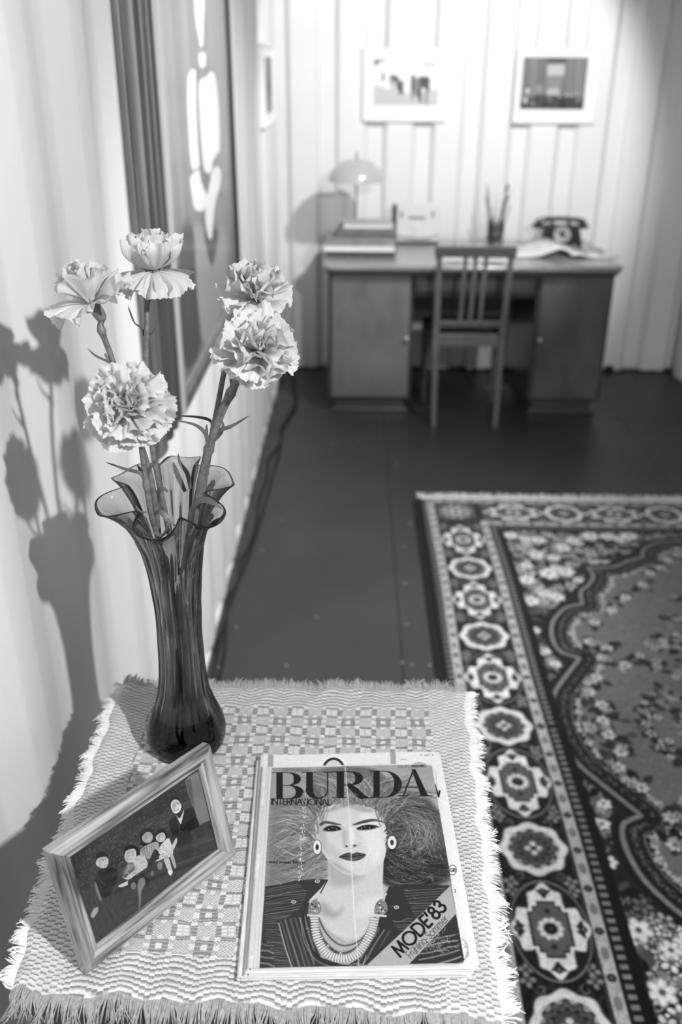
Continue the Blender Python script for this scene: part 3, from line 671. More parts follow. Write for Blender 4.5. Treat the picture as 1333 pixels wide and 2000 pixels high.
    r.poly([(405, 500), (420, 430), (450, 400), (455, 520), (470, 620), (430, 575)], .70, 16, sm=True)
    r.poly([(620, 420), (700, 420), (740, 500), (745, 600), (690, 660), (650, 560)], .86, 26, sm=True)
    r.poly([(470, 640), (520, 690), (600, 712), (560, 690), (520, 660)], .66, 14, sm=True)
    r.poly([(470, 560), (520, 600), (530, 650), (490, 640)], .73, 20, sm=True)
    r.poly([(430, 400), (560, 360), (700, 390), (640, 400), (560, 376), (480, 400)], .66, 12, sm=True)
    # hair falling over the hairline and temples
    strands(60, (560, 366), (540, 250), (86, 6), (110, 20), 14, (.30, .72), 6); strands(26, (415, 430), (380, 330), (10, 30), (40, 30), 14, (.30, .68), 7); strands(30, (735, 420), (810, 330), (12, 30), (50, 30), -14, (.24, .66), 7)
    strands(22, (404, 500), (330, 470), (6, 40), (30, 40), 12, (.32, .62), 7); strands(26, (756, 500), (850, 480), (6, 40), (40, 60), -12, (.12, .5), 8)
    # eyes, brows, nose, mouth
    for pts, v, f in (([(420, 468), (432, 452), (460, 447), (500, 455), (532, 466), (500, 466), (455, 460), (432, 470)], .30, 5), ([(590, 462), (640, 442), (690, 434), (730, 442), (746, 452), (700, 446), (650, 455), (600, 466)], .28, 5),
                      ([(440, 494), (450, 478), (485, 468), (520, 474), (530, 488), (500, 498), (460, 500)], .40, 6), ([(608, 484), (630, 470), (670, 462), (708, 468), (712, 478), (670, 490), (620, 492)], .40, 6),
                      ([(448, 490), (462, 478), (488, 474), (516, 480), (526, 490), (498, 496), (464, 497)], .10, 2), ([(614, 484), (634, 474), (664, 468), (692, 471), (704, 478), (676, 485), (636, 488)], .10, 2)):
        r.poly(pts, v, f, sm=True)
    for x, y in ((468, 489), (507, 487), (632, 481), (672, 478)): r.ell((x, y), 4, 2.6, .62, 2)
    for x, y in ((487, 484), (650, 477)): r.ell((x, y), 8, 8, .05, 2)
    for x, y in ((484, 482), (490, 483), (647, 475), (654, 476)): r.ell((x, y), 1.8, 1.8, .95, 1)
    r.line([(444, 492), (462, 477), (488, 472), (518, 478), (530, 490)], 4, .05, sm=True); r.line([(610, 484), (634, 472), (665, 466), (700, 469), (716, 474)], 4, .05, sm=True)
    r.poly([(535, 480), (560, 500), (556, 560), (545, 575), (535, 540)], .70, 14, sm=True); r.poly([(572, 480), (592, 490), (596, 545), (582, 560), (574, 530)], .88, 10, sm=True)
    r.ell((557, 572), 7, 4, .25, 3, rot=20); r.ell((598, 569), 9, 4.5, .22, 3, rot=-15); r.line([(545, 574), (575, 583), (612, 572), (622, 558)], 4, .62, .8, sm=True, feather=3)
    r.poly([(519, 626), (545, 610), (572, 603), (588, 609), (606, 602), (632, 606), (654, 614), (634, 634), (600, 645), (566, 643), (540, 636)], .28, 2, sm=True)
    r.line([(524, 625), (560, 621), (588, 624), (620, 618), (650, 615)], 3, .12, sm=True); r.poly([(555, 630), (585, 633), (615, 628), (590, 640)], .40, 6, sm=True)
    # earrings
    for x, y, a, b in ((410, 578, 20, 35), (785, 552, 22, 33)): r.ell((x, y), a+3, b+3, .3, 3); r.ell((x, y), a, b, .88, 2); r.ell((x, y), a*.45, b*.45, .35, 2); r.ell((x, y), a*.25, b*.3, .1, 2)
    # jacket
    jl = [(150, 775), (230, 762), (300, 745), (400, 736), (462, 738), (430, 780), (372, 840), (366, 905), (380, 960), (388, 1040), (430, 1130), (560, 1175), (560, 1172), (120, 1182)]
    jr = [(742, 830), (770, 770), (850, 758), (1000, 762), (1080, 770), (1150, 1156), (560, 1172), (640, 1120), (700, 1020), (720, 940)]
    r.poly(jl, .20, 2); r.poly(jr, .18, 2)
    ml = np.zeros((H_, W_)); 
    def stripes(pg, p0, p1, n, off, v, wd, jit=3):
        t_ = Ras(W_, H_, 0, r.H); M = t_.mask(pg, 2)
        if M is None: return
        keep = r.a.copy(); d = np.array(off, float)
        for i in range(n):
            a = np.array(p0)+d*i; b = np.array(p1)+d*i; r.line([tuple(a+(b-a)*t+rr.normal(0, jit, 2)) for t in (0, .33, .66, 1)], wd, v+rr.normal(0, .05), .8, sm=True)
        sy, sx, X, Y, al = M; new = r.a[sy, sx].copy(); r.a = keep; r.a[sy, sx] = keep[sy, sx]*(1-al)+new*al
    stripes([(150, 775), (300, 745), (360, 800), (330, 880), (230, 950), (145, 930)], (150, 790), (380, 750), 24, (-4, 11), .48, 3.2)
    stripes([(145, 930), (215, 950), (290, 1180), (120, 1182)], (120, 940), (260, 950), 26, (4, 11), .46, 3.2)
    stripes([(220, 950), (300, 880), (370, 900), (400, 1100), (395, 1176), (290, 1180)], (225, 950), (300, 1190), 9, (24, -5), .42, 9, 2)
    stripes([(120, 1040), (190, 1060), (200, 1180), (120, 1182)], (120, 1060), (230, 1080), 5, (0, 32), .52, 9)
    stripes([(840, 780), (1080, 780), (1110, 900), (900, 960)], (840, 790), (1110, 780), 20, (6, 13), .46, 3.2)
    stripes([(740, 940), (800, 870), (850, 930), (640, 1180), (560, 1170)], (720, 980), (600, 1180), 8, (26, 8), .40, 8, 2)
    stripes([(900, 1020), (1130, 1000), (1150, 1156), (880, 1165)], (900, 1060), (1100, 1010), 6, (8, 28), .55, 8, 4)
    stripes([(780, 930), (880, 900), (900, 1000), (820, 990)], (780, 940), (900, 930), 8, (0, 13), .45, 4)
    r.line([(218, 960), (250, 1080), (285, 1182)], 6, .62, sm=True); r.line([(226, 960), (258, 1080), (293, 1182)], 3, .08, sm=True)
    r.line([(462, 740), (430, 800), (405, 850), (366, 905)], 5, .10, sm=True)
    for x, y in ((411, 747), (292, 852), (807, 874)): r.ell((x, y), 13, 9, .78, 2); r.ell((x, y), 8, 5, .25, 2); r.ell((x, y), 4, 2.5, .7, 1.5)
    # necklaces
    for pts, v, wd in (([(415, 905), (460, 985), (530, 1035), (585, 1040), (640, 1015), (700, 915)], .62, 7), ([(415, 925), (450, 1000), (510, 1060), (570, 1068), (640, 1030), (700, 925)], .12, 8), ([(400, 940), (440, 1040), (500, 1100), (560, 1105), (630, 1060), (700, 950)], .35, 16)):
        r.line(pts, wd, v, sm=True)
    def along(pts, n):
        P = smooth(pts, False, 12); s_ = np.r_[0, np.cumsum(np.linalg.norm(np.diff(P, axis=0), axis=1))]; t = np.linspace(0, s_[-1], n)
        x = np.interp(t, s_, P[:, 0]); y = np.interp(t, s_, P[:, 1]); dx = np.gradient(x); dy = np.gradient(y); return zip(x, y, np.degrees(np.arctan2(dy, dx)))
    for x, y, an in along([(415, 905), (460, 985), (530, 1035), (585, 1040), (640, 1015), (700, 915)], 60): r.ell((x, y), 2.6, 2.6, .8, 1.2)
    for x, y, an in along([(415, 925), (450, 1000), (510, 1060), (570, 1068), (640, 1030), (700, 925)], 60): r.ell((x, y), 2.6, 2.6, .5, 1.2)
    for x, y, an in along([(400, 940), (440, 1040), (500, 1100), (560, 1105), (630, 1060), (700, 950)], 20): r.ell((x, y), 5, 5, rr.choice([.8, .3, .15]), 1.5)
    for x, y, an in along([(397, 935), (402, 1000), (425, 1065), (470, 1118), (525, 1136), (575, 1130), (625, 1095), (660, 1040), (685, 985), (695, 935)], 42):
        r.ell((x, y), 7.5, 24, .12, 2, rot=an); r.ell((x, y), 6, 23, .86, 1.5, rot=an); r.ell((x+2, y+2), 3, 18, .66, 3, rot=an, alpha=.5)
    r.line([(340, 905), (355, 1020), (400, 1110), (470, 1160), (600, 1172)], 8, .14, sm=True); r.line([(325, 930), (345, 1050), (400, 1140), (470, 1174)], 3, .55, sm=True)
    for cx, cy_ in ((397, 880), (728, 876)):
        r.poly([(cx-28, cy_-10), (cx-8, cy_-38), (cx+14, cy_-40), (cx+34, cy_-8), (cx+28, cy_+24), (cx-4, cy_+46), (cx-30, cy_+34)], .50, 2, sm=True)
        for _ in range(26): r.ell((cx+rr.normal(0, 14), cy_+rr.normal(2, 18)), rr.uniform(2, 8), rr.uniform(2, 4), rr.choice([.85, .15, .65, .3]), 2, rot=rr.uniform(0, 90))
        r.line([(cx+16, cy_-36), (cx+22, cy_-60), (cx+30, cy_-70)], 6, .8)
        for q in range(8): r.ell((cx-34+q*8.5, cy_+38+q*.6), 4.5, 6, .82, 1.5); 
    # banner
    r.poly([(1078, 768), (1092, 840), (1106, 908), (868, 1166), (654, 1173)], .66, 1.6)
    text(r, "MODE'83", (826, 1128), (1062, 878), 66, 12, .08, gap=.10)
    text(r, "Frühling-Sommer", (880, 1137), (1070, 938), 42, 3.2, .16, gap=.07)
    # titles
    def serif(ch, x0, x1, yb, yt):
        f = lambda p: (x0+(x1-x0)*p[0], yb+(yt-yb)*p[1]); L = lambda pts, wd: r.line([f(p) for p in pts], [w_*(abs(x1-x0)) for w_ in wd] if hasattr(wd, '__len__') else wd*abs(x1-x0), .10, feather=1.2)
        st = lambda x, wd=.20: r.poly([f((x-wd/2, 0)), f((x-wd/2, 1)), f((x+wd/2, 1)), f((x+wd/2, 0))], .10)
        sf = lambda x, y, wd=.40: L([(x-wd/2, y), (x+wd/2, y)], .028)
        if ch == 'B':
            st(.24, .22); sf(.16, 1, .36); sf(.16, 0, .36)
            L([(.2, 1)]+arc(.5, .755, .34, .245, 90, -90)+[(.2, .51)], [.03, .03, .10, .20, .20, .10, .03, .03]); L([(.2, .51)]+arc(.52, .255, .40, .255, 90, -90)+[(.2, 0)], [.03, .03, .12, .22, .22, .12, .03, .03])
        if ch == 'U':
            r.poly([f((.12, .3)), f((.12, 1)), f((.34, 1)), f((.34, .3))], .10); sf(.22, 1, .44); sf(.82, 1, .34)
            L([(.23, .35)]+arc(.52, .33, .29, .33, 180, 360)+[(.81, 1)], [.21, .20, .12, .05, .04, .035, .035])
        if ch == 'R':
            st(.22, .20); sf(.18, 1, .36); sf(.20, 0, .40)
            L([(.2, 1)]+arc(.44, .745, .30, .255, 90, -90)+[(.2, .49)], [.03, .03, .10, .18, .18, .10, .03, .03]); L([(.46, .49), (.62, .30), (.80, .05), (1.0, 0)], [.12, .18, .16, .03])
        if ch == 'D':
            st(.20, .20); sf(.16, 1, .34); sf(.16, 0, .34)
            L([(.2, 1)]+arc(.42, .5, .46, .5, 90, -90)+[(.2, 0)], [.03, .03, .12, .20, .20, .12, .03, .03])
        if ch == 'A':
            r.poly([f((.38, 1.03)), f((.50, 1.03)), f((.88, 0)), f((.66, 0))], .10); L([(.14, 0), (.44, 1)], .035); L([(.22, .33), (.68, .33)], .03); sf(.14, 0, .28); sf(.80, 0, .40)
    for ch, x0, x1, yb, yt in (('B', 186, 334, 334, 200), ('U', 336, 492, 331, 199), ('R', 486, 668, 328, 198), ('D', 676, 834, 326, 197), ('A', 818, 986, 318, 192)): serif(ch, x0, x1, yb, yt)
    text(r, 'INTERNATIONAL', (180, 363), (478, 366), 30, 4.8, .10, gap=.06)
    text(r, 'med svensk bilaga', (171, 657), (350, 661), 13, 2.6, .12, gap=.12)
    text(r, 'ÖS85 FORGEF080', (232, 194), (378, 196), 12, 1.6, .35, gap=.12); text(r, 'SHKOFO1 ', (815, 180), (885, 178), 11, 1.6, .4, gap=.12); text(r, 'M2018C', (884, 178), (955, 176), 12, 3, .15, gap=.12)
    # wear: long crease, speckled fold, scratches
    r.line([(552, 176), (562, 300), (572, 420), (580, 600), (590, 800), (603, 1000), (618, 1176)], 2.6, .93, .85, sm=True); r.line([(548, 178), (558, 300), (576, 600), (600, 1000)], 7, .85, .25, sm=True, feather=3)
    for _ in range(190): t = rr.random(); r.ell((352-32*t+rr.normal(0, 7), 300+450*t), rr.uniform(1, 2.6), rr.uniform(1, 2.6), .92, 1)
    for _ in range(150):
        x, y = (rr.normal(880, 90), rr.normal(600, 110)) if rr.random() < .6 else (rr.uniform(200, 1080), rr.uniform(200, 1140)); q = rr.normal(0, 18, 2); r.line([(x, y), (x+q[0]*.5+rr.normal(0, 3), y+q[1]*.2), (x+q[0], y+q[1]*.5)], 1.6, .85, rr.uniform(.3, .8))
    r.line([(640, 700), (655, 640), (678, 580)], 4, .93, .5, sm=True, feather=2); r.line([(560, 1178), (600, 1160), (640, 1165), (655, 1120)], 3, .95, .6)
    for _ in range(120): x, y = rr.normal(1020, 45), rr.normal(1050, 30); r.line([(x, y), (x+rr.normal(0, 12), y+rr.normal(0, 8))], 2.5, rr.choice([.85, .1, .6]), .7)
    # spine strip and worn edges
    r.poly([(140, 170), (182, 172), (120, 1184), (60, 1200)], .84, 1.5); r.line([(168, 176), (108, 1184)], 2, .66); r.line([(152, 176), (90, 1186)], 2, .72)
    r.a *= .97+.06*vnoise(H_, W_, 3, 41); return r.a
def cover2_tex():
    W_, H_ = 560, 780; r = Ras(W_, H_, .87); r.H = hom(crop(M2R, 460, 1430, K6), [(0, 0), (W_, 0), (W_, H_), (0, H_)])
    r.poly([(165, 100), (192, 100), (188, 190), (160, 190)], .62); r.poly([(775, 98), (803, 98), (806, 190), (779, 190)], .62)
    r.ell((495, 178), 68, 66, .93, 3); r.ell((495, 178), 70, 68, .8, 3, alpha=.3); r.ell((492, 184), 56, 58, .12, 2); r.ell((492, 194), 48, 56, .80, 3); r.ell((470, 172), 9, 3, .3, 2); r.ell((520, 170), 9, 3, .3, 2); r.ell((470, 176), 5, 3, .15, 1.5); r.ell((520, 174), 5, 3, .15, 1.5)
    r.ell((725, 190), 48, 30, .6, 2); r.ell((725, 190), 30, 16, .85, 2); r.ell((920, 185), 52, 34, .62, 2)
    r.line([(828, 140), (840, 136), (858, 141)], 3, .4); text(r, '12 3677 8', (925, 122), (992, 120), 9, 1.5, .5, gap=.3)
    r.line([(1000, 262), (1012, 300), (1018, 324), (1024, 292)], 7, .08); r.line([(1005, 200), (1010, 272)], 2, .6)
    r.ell((1088, 690), 21, 26, .15, 1.3); r.ell((1088, 690), 18, 23, .87, 1.3); text(r, 'GB', (1074, 698), (1102, 698), 17, 3, .1, gap=.1)
    r.line(arc(1096, 794, 8, 8, -80, 60), 3, .1); r.line(arc(1125, 1090, 40, 58, -75, 80), 2.6, .3); text(r, 'TE', (1140, 1056), (1152, 1082), 15, 2, .35); text(r, 'CT', (1158, 1096), (1150, 1120), 15, 2, .35)
    r.poly([(104, 90), (124, 90), (60, 1240), (40, 1240)], .80, 2); r.a *= .97+.06*vnoise(H_, W_, 4, 43); return r.a
M2R = rect(.0095, .7835, .234, .322, 2.6, Z0+.0095)
m_paper = mat('yellowed_paper_edge', 0.80, 0.8, noise=0.06, nscale=40, stretch=(1, 1, 90), bump=0.25, bscale=30, dist=0.0008)
m_spine = mat('worn_magazine_spine', 0.83, 0.5, noise=0.05, nscale=90)
def magazine(label, R_, thick, tex, gain, wavy=.0006, coat=.35):
    """R_: TL, TR, BR, BL of the cover's top surface"""
    P = [Vector(p) for p in R_]; thick += 0; c = sum(P, Vector())/4; t = thing('magazine', (c.x, c.y, P[0].z-thick), label, 'magazine', 'magazines stacked on the tablecloth')
    def f(u, v, dz):
        # rounded corners
        a = P[3].lerp(P[2], u); b = P[0].lerp(P[1], u); q = a.lerp(b, v); W_ = (P[1]-P[0]).length; H_ = (P[0]-P[3]).length; rr = .006
        du, dv = min(u, 1-u)*W_, min(v, 1-v)*H_
        if u > .5 and du < rr and dv < rr:
            k = hypot(rr-du, rr-dv)
            if k > rr: q = q.lerp(c+(q-c), 0)+Vector(((c.x-q.x), (c.y-q.y), 0)).normalized()*(k-rr)
        z = wavy*(sin(u*5+1)*sin(v*4)+.5*sin(v*11+u*3))-.0012*max(0, u-.9)*10*max(0, .12-v)*8
        return (q.x, q.y, q.z+z*(1-(abs(u-.0) < .01))+dz)
    MB().grid(lambda u, v: f(u, v, 0), 40, 50).build('cover', imat('printed_cover', tex, rough=.48, spec=.3, coat=coat*.4, gain=gain, bump=.12, dist=.0006, extra=.10, escale=55) if tex is not None else m_spine, t, smooth=True, sharp=180)
    # page block: several leaves whose edges stand uneven
    n = max(3, int(thick/.0011)); pg = MB(); zt = -.0005-1.6*wavy; z1 = zt
    for i in range(n):
        z0 = z1-(thick-.0003+zt)/n; j = random.uniform(-.0009, .0004); sc = 1+j/.11
        ring = [(0.012, 0), (.5, 0), (.97, 0), (.995, .012), (1, .03), (1, .5), (1, .97), (.995, .988), (.97, 1), (.5, 1), (.012, 1)]
        bt = []; tp = []
        for u, v in ring:
            p = Vector(f(u, v, 0)); q = Vector((c.x+(p.x-c.x)*sc, c.y+(p.y-c.y)*sc, 0)); zz = p.z if i == 0 else c.z
            zz = P[0].z+(p.z-P[0].z)*(1-i/n); bt.append((q.x, q.y, zz+z0)); tp.append((q.x, q.y, zz+z1))
        m_ = len(ring); pg.add(bt+tp, [tuple(range(m_-1, -1, -1)), tuple(range(m_, 2*m_))]+[(k, (k+1) % m_, (k+1) % m_+m_, k+m_) for k in range(m_)]); z1 = z0
    tag(pg.build('pages', m_paper, t), kind='stuff')
    sp = MB(); d = (P[0]-P[3]).normalized(); nrm = Vector((-d.y, d.x, 0))
    for v in range(12):
        a, b = P[3].lerp(P[0], v/12), P[3].lerp(P[0], (v+1)/12); 
        o = [Vector((a.x, a.y, a.z))]
    prof = [(.004, 0.0003), (0, 0), (-.0012, -thick*.25), (-.0015, -thick*.5), (-.0010, -thick*.8), (0, -thick+.0006), (.004, -thick+.0005)]
    sp.grid(lambda u, v: tuple(P[3].lerp(P[0], v)-nrm*(np.interp(u, np.linspace(0, 1, 7), [p[0] for p in prof]))+Vector((0, 0, float(np.interp(u, np.linspace(0, 1, 7), [p[1] for p in prof]))))), 12, 14)
    sp.build('spine', m_spine, t, smooth=True); return t
magazine('thin pale magazine at the bottom of the magazine stack', rect(.0045, .7795, .236, .318, 2.1, Z0+.0045), .0045, None, 1)
magazine('white magazine with a hooded child, showing under the fashion magazine', M2R, .0049, cover2_tex(), .96)
magazine('fashion magazine with a wild-haired woman on the cover, topmost of its stack', rect(.0045, .7705, .216, .292, 2.4, Z0+.0142), .0046, cover_tex(), .86, .0008)

# ------------------------------------------------------------------ family photograph in a wooden frame
FB, FE = PZ(170, 1905, TZ+.0072), PZ(463, 1670, TZ+.0072)
fd = Vector(FE-FB); fd.z = 0; FL = fd.length; fd.normalize(); fn = Vector((fd.y, -fd.x, 0)); tl = radians(13)
fu = Vector((0, 0, cos(tl)))-fn*sin(tl); fo = fd.cross(fu)      # fo: out of the picture, towards the viewer
if fo.dot(fn) < 0: fo = -fo
FH = .146; FT = .013
F0 = Vector(FB)+Vector((0, 0, .0005))
FM = Matrix(((fd.x, fu.x, fo.x, F0.x), (fd.y, fu.y, fo.y, F0.y), (fd.z, fu.z, fo.z, F0.z), (0, 0, 0, 1)))
fr = thing('photo_frame', tuple(F0+fd*FL/2), 'wooden photo frame with a family seated on a lawn, leaning beside the vase', 'photo frame')
m_fw1 = wood('striped_frame_wood', 0.43, 0.22, 0.30, axis=0, scale=40, coat=.5, uv=True, dist=1.2); m_fw2 = m_fw1
RW = .020
prof = [(0, -FT), (0, -.001), (.0015, 0), (.006, .0012), (.011, .0005), (.0155, -.0022), (.0185, -.0018), (.020, -.0036), (.020, -.0065), (.012, -FT)]   # (inward, out)
def rail(a, b, ina, m):       # from corner a to corner b (frame plane coordinates), inward normal ina
    mb = MB(); a = Vector(a); b = Vector(b); ina = Vector(ina); d = (b-a).normalized(); vs = []; uvs = []; off = random.random()*3
    for k, e in enumerate((a, b)):
        for w_, o_ in prof: p = e+ina*w_+(d if k == 0 else -d)*w_; vs.append(FM @ Vector((p.x, p.y, o_))); uvs.append(((p-a).dot(d)+off, w_-o_))
    n = len(prof); mb.add(vs, [(i, (i+1) % n, (i+1) % n+n, i+n) for i in range(n)]+[tuple(range(n-1, -1, -1)), tuple(range(n, 2*n))], uvs)
    return mb.build('rail', m, fr, bevel=.0004)
rail((0, 0), (FL, 0), (0, 1), m_fw1); rail((FL, FH), (0, FH), (0, -1), m_fw1); rail((0, FH), (0, 0), (1, 0), m_fw2); rail((FL, 0), (FL, FH), (-1, 0), m_fw2)
iw0, iw1, ih0, ih1 = RW-.001, FL-RW+.001, RW-.001, FH-RW+.001
PH3 = [FM @ Vector(p) for p in ((iw0, ih1, -.006), (iw1, ih1, -.006), (iw1, ih0, -.006), (iw0, ih0, -.006))]
def family_tex():
    W_, H_ = 960, 630; r = Ras(W_, H_, .17); r.H = hom(crop([tuple(p) for p in PH3], 80, 1430, .3), [(0, 0), (W_, 0), (W_, H_), (0, H_)])
    rr = np.random.default_rng(8); n_ = vnoise(H_, W_, 22, 51, 4); n2 = vnoise(H_, W_, 6, 52, 2)
    r.a[:] = .14+.20*n_*n2+.05*(np.arange(H_)[:, None]/H_)
    r.a += np.where((n2 > .66) & (np.arange(H_)[:, None] < 290), .22*(n2-.66)*3, 0)
    for _ in range(500): x, y = rr.uniform(0, W_), rr.uniform(0, 270); q = Ras.ell; h = r.H; r.H = None; r.ell((x, y), rr.uniform(1, 2.2), rr.uniform(1, 2), rr.uniform(.28, .55), 1, alpha=.5); r.H = h
    P = lambda pts, v, f=1.5, sm=True, al=1: r.poly(pts, v, f, al, sm)
    # pale wall and trunk at the right, lawn below
    P([(940, 320), (960, 290), (1060, 235), (1130, 560), (1010, 615), (985, 480), (955, 390)], .46, 4, False); P([(945, 320), (975, 300), (1000, 480), (1015, 610), (985, 480)], .34, 6, False)
    P([(640, 900), (1000, 700), (1190, 640), (1190, 780), (390, 1400), (300, 1200)], .20, 40, False, .6)
    for q in range(4): r.line([(900, 740+q*30), (1180, 640+q*34)], 6, .26, .5)
    # woman in the dark jacket
    P([(838, 580), (880, 540), (930, 510), (990, 490), (1015, 560), (1030, 610), (960, 650), (880, 680), (845, 640)], .08)
    P([(850, 680), (960, 640), (985, 700), (980, 800), (940, 830), (900, 800), (880, 720)], .17, 4)
    P([(880, 540), (905, 560), (932, 505), (915, 590), (905, 592), (890, 560)], .80)
    P([(834, 470), (850, 425), (890, 420), (915, 455), (925, 495), (905, 520), (870, 535), (846, 520)], .14, 2); P([(846, 470), (866, 440), (896, 445), (914, 475), (908, 510), (880, 530), (856, 515)], .84, 2)
    for x, y in ((868, 478), (892, 468)): r.ell((x, y), 5, 2.5, .25, 1.5)
    r.line([(872, 510), (886, 508), (898, 498)], 4, .35, sm=True); r.line([(880, 480), (886, 494)], 2, .55)
    r.line([(905, 590), (900, 640), (920, 650)], 2, .45)
    # two girls in the middle
    P([(640, 690), (650, 645), (690, 625), (735, 640), (745, 700), (700, 740), (650, 740)], .10, 2); P([(660, 680), (690, 650), (722, 660), (728, 700), (700, 722), (668, 712)], .66, 2); r.line([(640, 690), (645, 740)], 8, .3)
    P([(648, 770), (690, 735), (760, 715), (765, 780), (730, 820), (660, 815)], .62, 2)
    for q in range(6): r.line([(655+q*16, 740), (670+q*14, 815)], 4, .30, .6)
    P([(745, 690), (760, 640), (800, 630), (822, 670), (810, 700), (760, 712)], .08, 2); P([(748, 685), (770, 660), (800, 655), (812, 685), (795, 712), (762, 712)], .76, 2)
    P([(765, 770), (790, 725), (830, 690), (850, 730), (860, 790), (820, 820), (780, 800)], .80, 2); P([(740, 820), (830, 770), (880, 690), (885, 720), (845, 790), (760, 840)], .74, 2)
    P([(735, 770), (765, 780), (770, 820), (740, 840), (700, 870)], .10, 2)
    P([(800, 825), (830, 815), (855, 900), (858, 915), (838, 920)], .74, 2); P([(840, 800), (862, 800), (880, 870), (870, 885)], .66, 2); P([(826, 905), (858, 900), (845, 935)], .88, 1.5)
    r.ell((775, 870), 18, 26, .50, 4); r.ell((725, 920), 10, 18, .42, 4)
    for x, y in ((690, 685), (712, 678), (772, 684), (794, 680)): r.ell((x, y), 4, 2.5, .25, 1.5)
    # boy with light shirt
    P([(540, 790), (550, 750), (590, 735), (630, 755), (640, 800), (600, 800), (560, 800)], .08, 2); P([(545, 800), (560, 770), (610, 760), (622, 800), (610, 840), (575, 850), (552, 835)], .74, 2)
    P([(560, 900), (610, 820), (660, 800), (692, 840), (690, 880), (630, 920), (570, 960), (530, 940)], .72, 2); P([(530, 920), (560, 860), (600, 850), (610, 890), (570, 930), (545, 950)], .34, 2)
    for q in range(6): r.line([(540+q*11, 930-q*9), (568+q*8, 860)], 4, .75, .7)
    P([(505, 1000), (570, 965), (640, 925), (650, 950), (540, 1005)], .76, 2); P([(570, 965), (680, 920), (700, 1000), (600, 1020)], .13, 3)
    P([(628, 1010), (640, 960), (670, 950), (680, 985), (655, 1040), (648, 1120), (630, 1180), (640, 1100)], .48, 4); r.ell((603, 1000), 18, 24, .46, 5)
    for x, y in ((575, 805), (600, 798)): r.ell((x, y), 4, 2.5, .22, 1.5)
    r.line([(578, 830), (596, 824)], 3, .4)
    # boy at the left
    P([(358, 830), (370, 785), (410, 780), (440, 810), (430, 830), (380, 850)], .07, 2); P([(358, 850), (375, 820), (425, 812), (440, 845), (425, 880), (395, 885), (368, 870)], .72, 2); r.ell((372, 862), 9, 12, .8, 1.5); r.ell((406, 835), 5, 3, .2, 1.5); r.line([(412, 868), (430, 864)], 3, .4)
    P([(350, 980), (370, 910), (420, 885), (500, 900), (480, 1000), (420, 1080), (360, 1020)], .10, 3); P([(350, 990), (362, 985), (395, 1095), (375, 1080)], .46, 3)
    for q in range(5): r.line([(365+q*6, 930+q*10), (390+q*8, 970+q*8)], 3, .28)
    P([(325, 1190), (345, 1150), (370, 1140), (372, 1165), (340, 1210)], .72, 4, True, .8)
    for fx, fy, fw in ((888, 490, 26), (700, 690, 24), (785, 688, 20), (585, 808, 26), (402, 852, 24)):
        r.poly([(fx-fw*1.2, fy-fw*.8), (fx-fw*.3, fy-fw), (fx-fw*.5, fy+fw*1.2), (fx-fw*1.2, fy+fw)], .45, 14, .35); r.poly([(fx-fw, fy-fw*1.4), (fx+fw, fy-fw*1.5), (fx+fw*.8, fy-fw*.8), (fx-fw*.8, fy-fw*.7)], .30, 10, .25)
    for _ in range(160):
        x, y = rr.choice([(620, 880), (800, 790), (710, 780), (560, 900)]); x, y = rr.normal(x, 34), rr.normal(y, 30); r.line([(x, y), (x+rr.normal(0, 12), y+rr.normal(6, 12))], 3.5, rr.choice([.2, .35, .85]), .35, feather=2)
    r.poly([(200, 800), (1200, 200), (1200, 300), (200, 900)], .3, 40, .10)
    r.a *= .94+.12*vnoise(H_, W_, 2, 55); return r.a
fam = imat('family_photograph', family_tex(), rough=.4, spec=.3, gain=.95)
q = MB(); q.add([tuple(PH3[3]), tuple(PH3[2]), tuple(PH3[1]), tuple(PH3[0])], [(0, 1, 2, 3)], [(0, 0), (1, 0), (1, 1), (0, 1)]); q.build('photograph', fam, fr)
m_pane = bpy.data.materials.new('frame_pane'); m_pane.use_nodes = True; nt = m_pane.node_tree; nt.nodes.clear()
def thin_glass(nt, tint=.96):
    o = nt.nodes.new('ShaderNodeOutputMaterial'); mx = nt.nodes.new('ShaderNodeMixShader'); tr_ = nt.nodes.new('ShaderNodeBsdfTransparent'); gl = nt.nodes.new('ShaderNodeBsdfGlossy'); fr_ = nt.nodes.new('ShaderNodeFresnel')
    tr_.inputs[0].default_value = (tint, tint, tint, 1); gl.inputs['Roughness'].default_value = .04; fr_.inputs[0].default_value = 1.22
    nt.links.new(fr_.outputs[0], mx.inputs[0]); nt.links.new(tr_.outputs[0], mx.inputs[1]); nt.links.new(gl.outputs[0], mx.inputs[2]); nt.links.new(mx.outputs[0], o.inputs[0])
thin_glass(nt)
MB().box(iw0, iw1, ih0, ih1, -.0055, -.0045, FM).build('pane', m_pane, fr)
MB().box(.004, FL-.004, .004, FH-.004, -FT-.002, -.0065, FM).build('backing_board', m_dark, fr)
ez = FH*.72; tp = FM @ Vector((FL*.5, ez, -FT-.002)); ft = Vector((tp.x, tp.y, 0))-fn*.050; 
st = MB(); w2 = fd*.016
st.hexa([tp-w2*.6, tp+w2*.6, Vector((ft.x, ft.y, TZ+.0058))+w2, Vector((ft.x, ft.y, TZ+.0058))-w2], [tp-w2*.6-fn*.003, tp+w2*.6-fn*.003, Vector((ft.x, ft.y, TZ+.0058))+w2-fn*.003, Vector((ft.x, ft.y, TZ+.0058))-w2-fn*.003])
st.build('easel_leg', m_dark, fr)

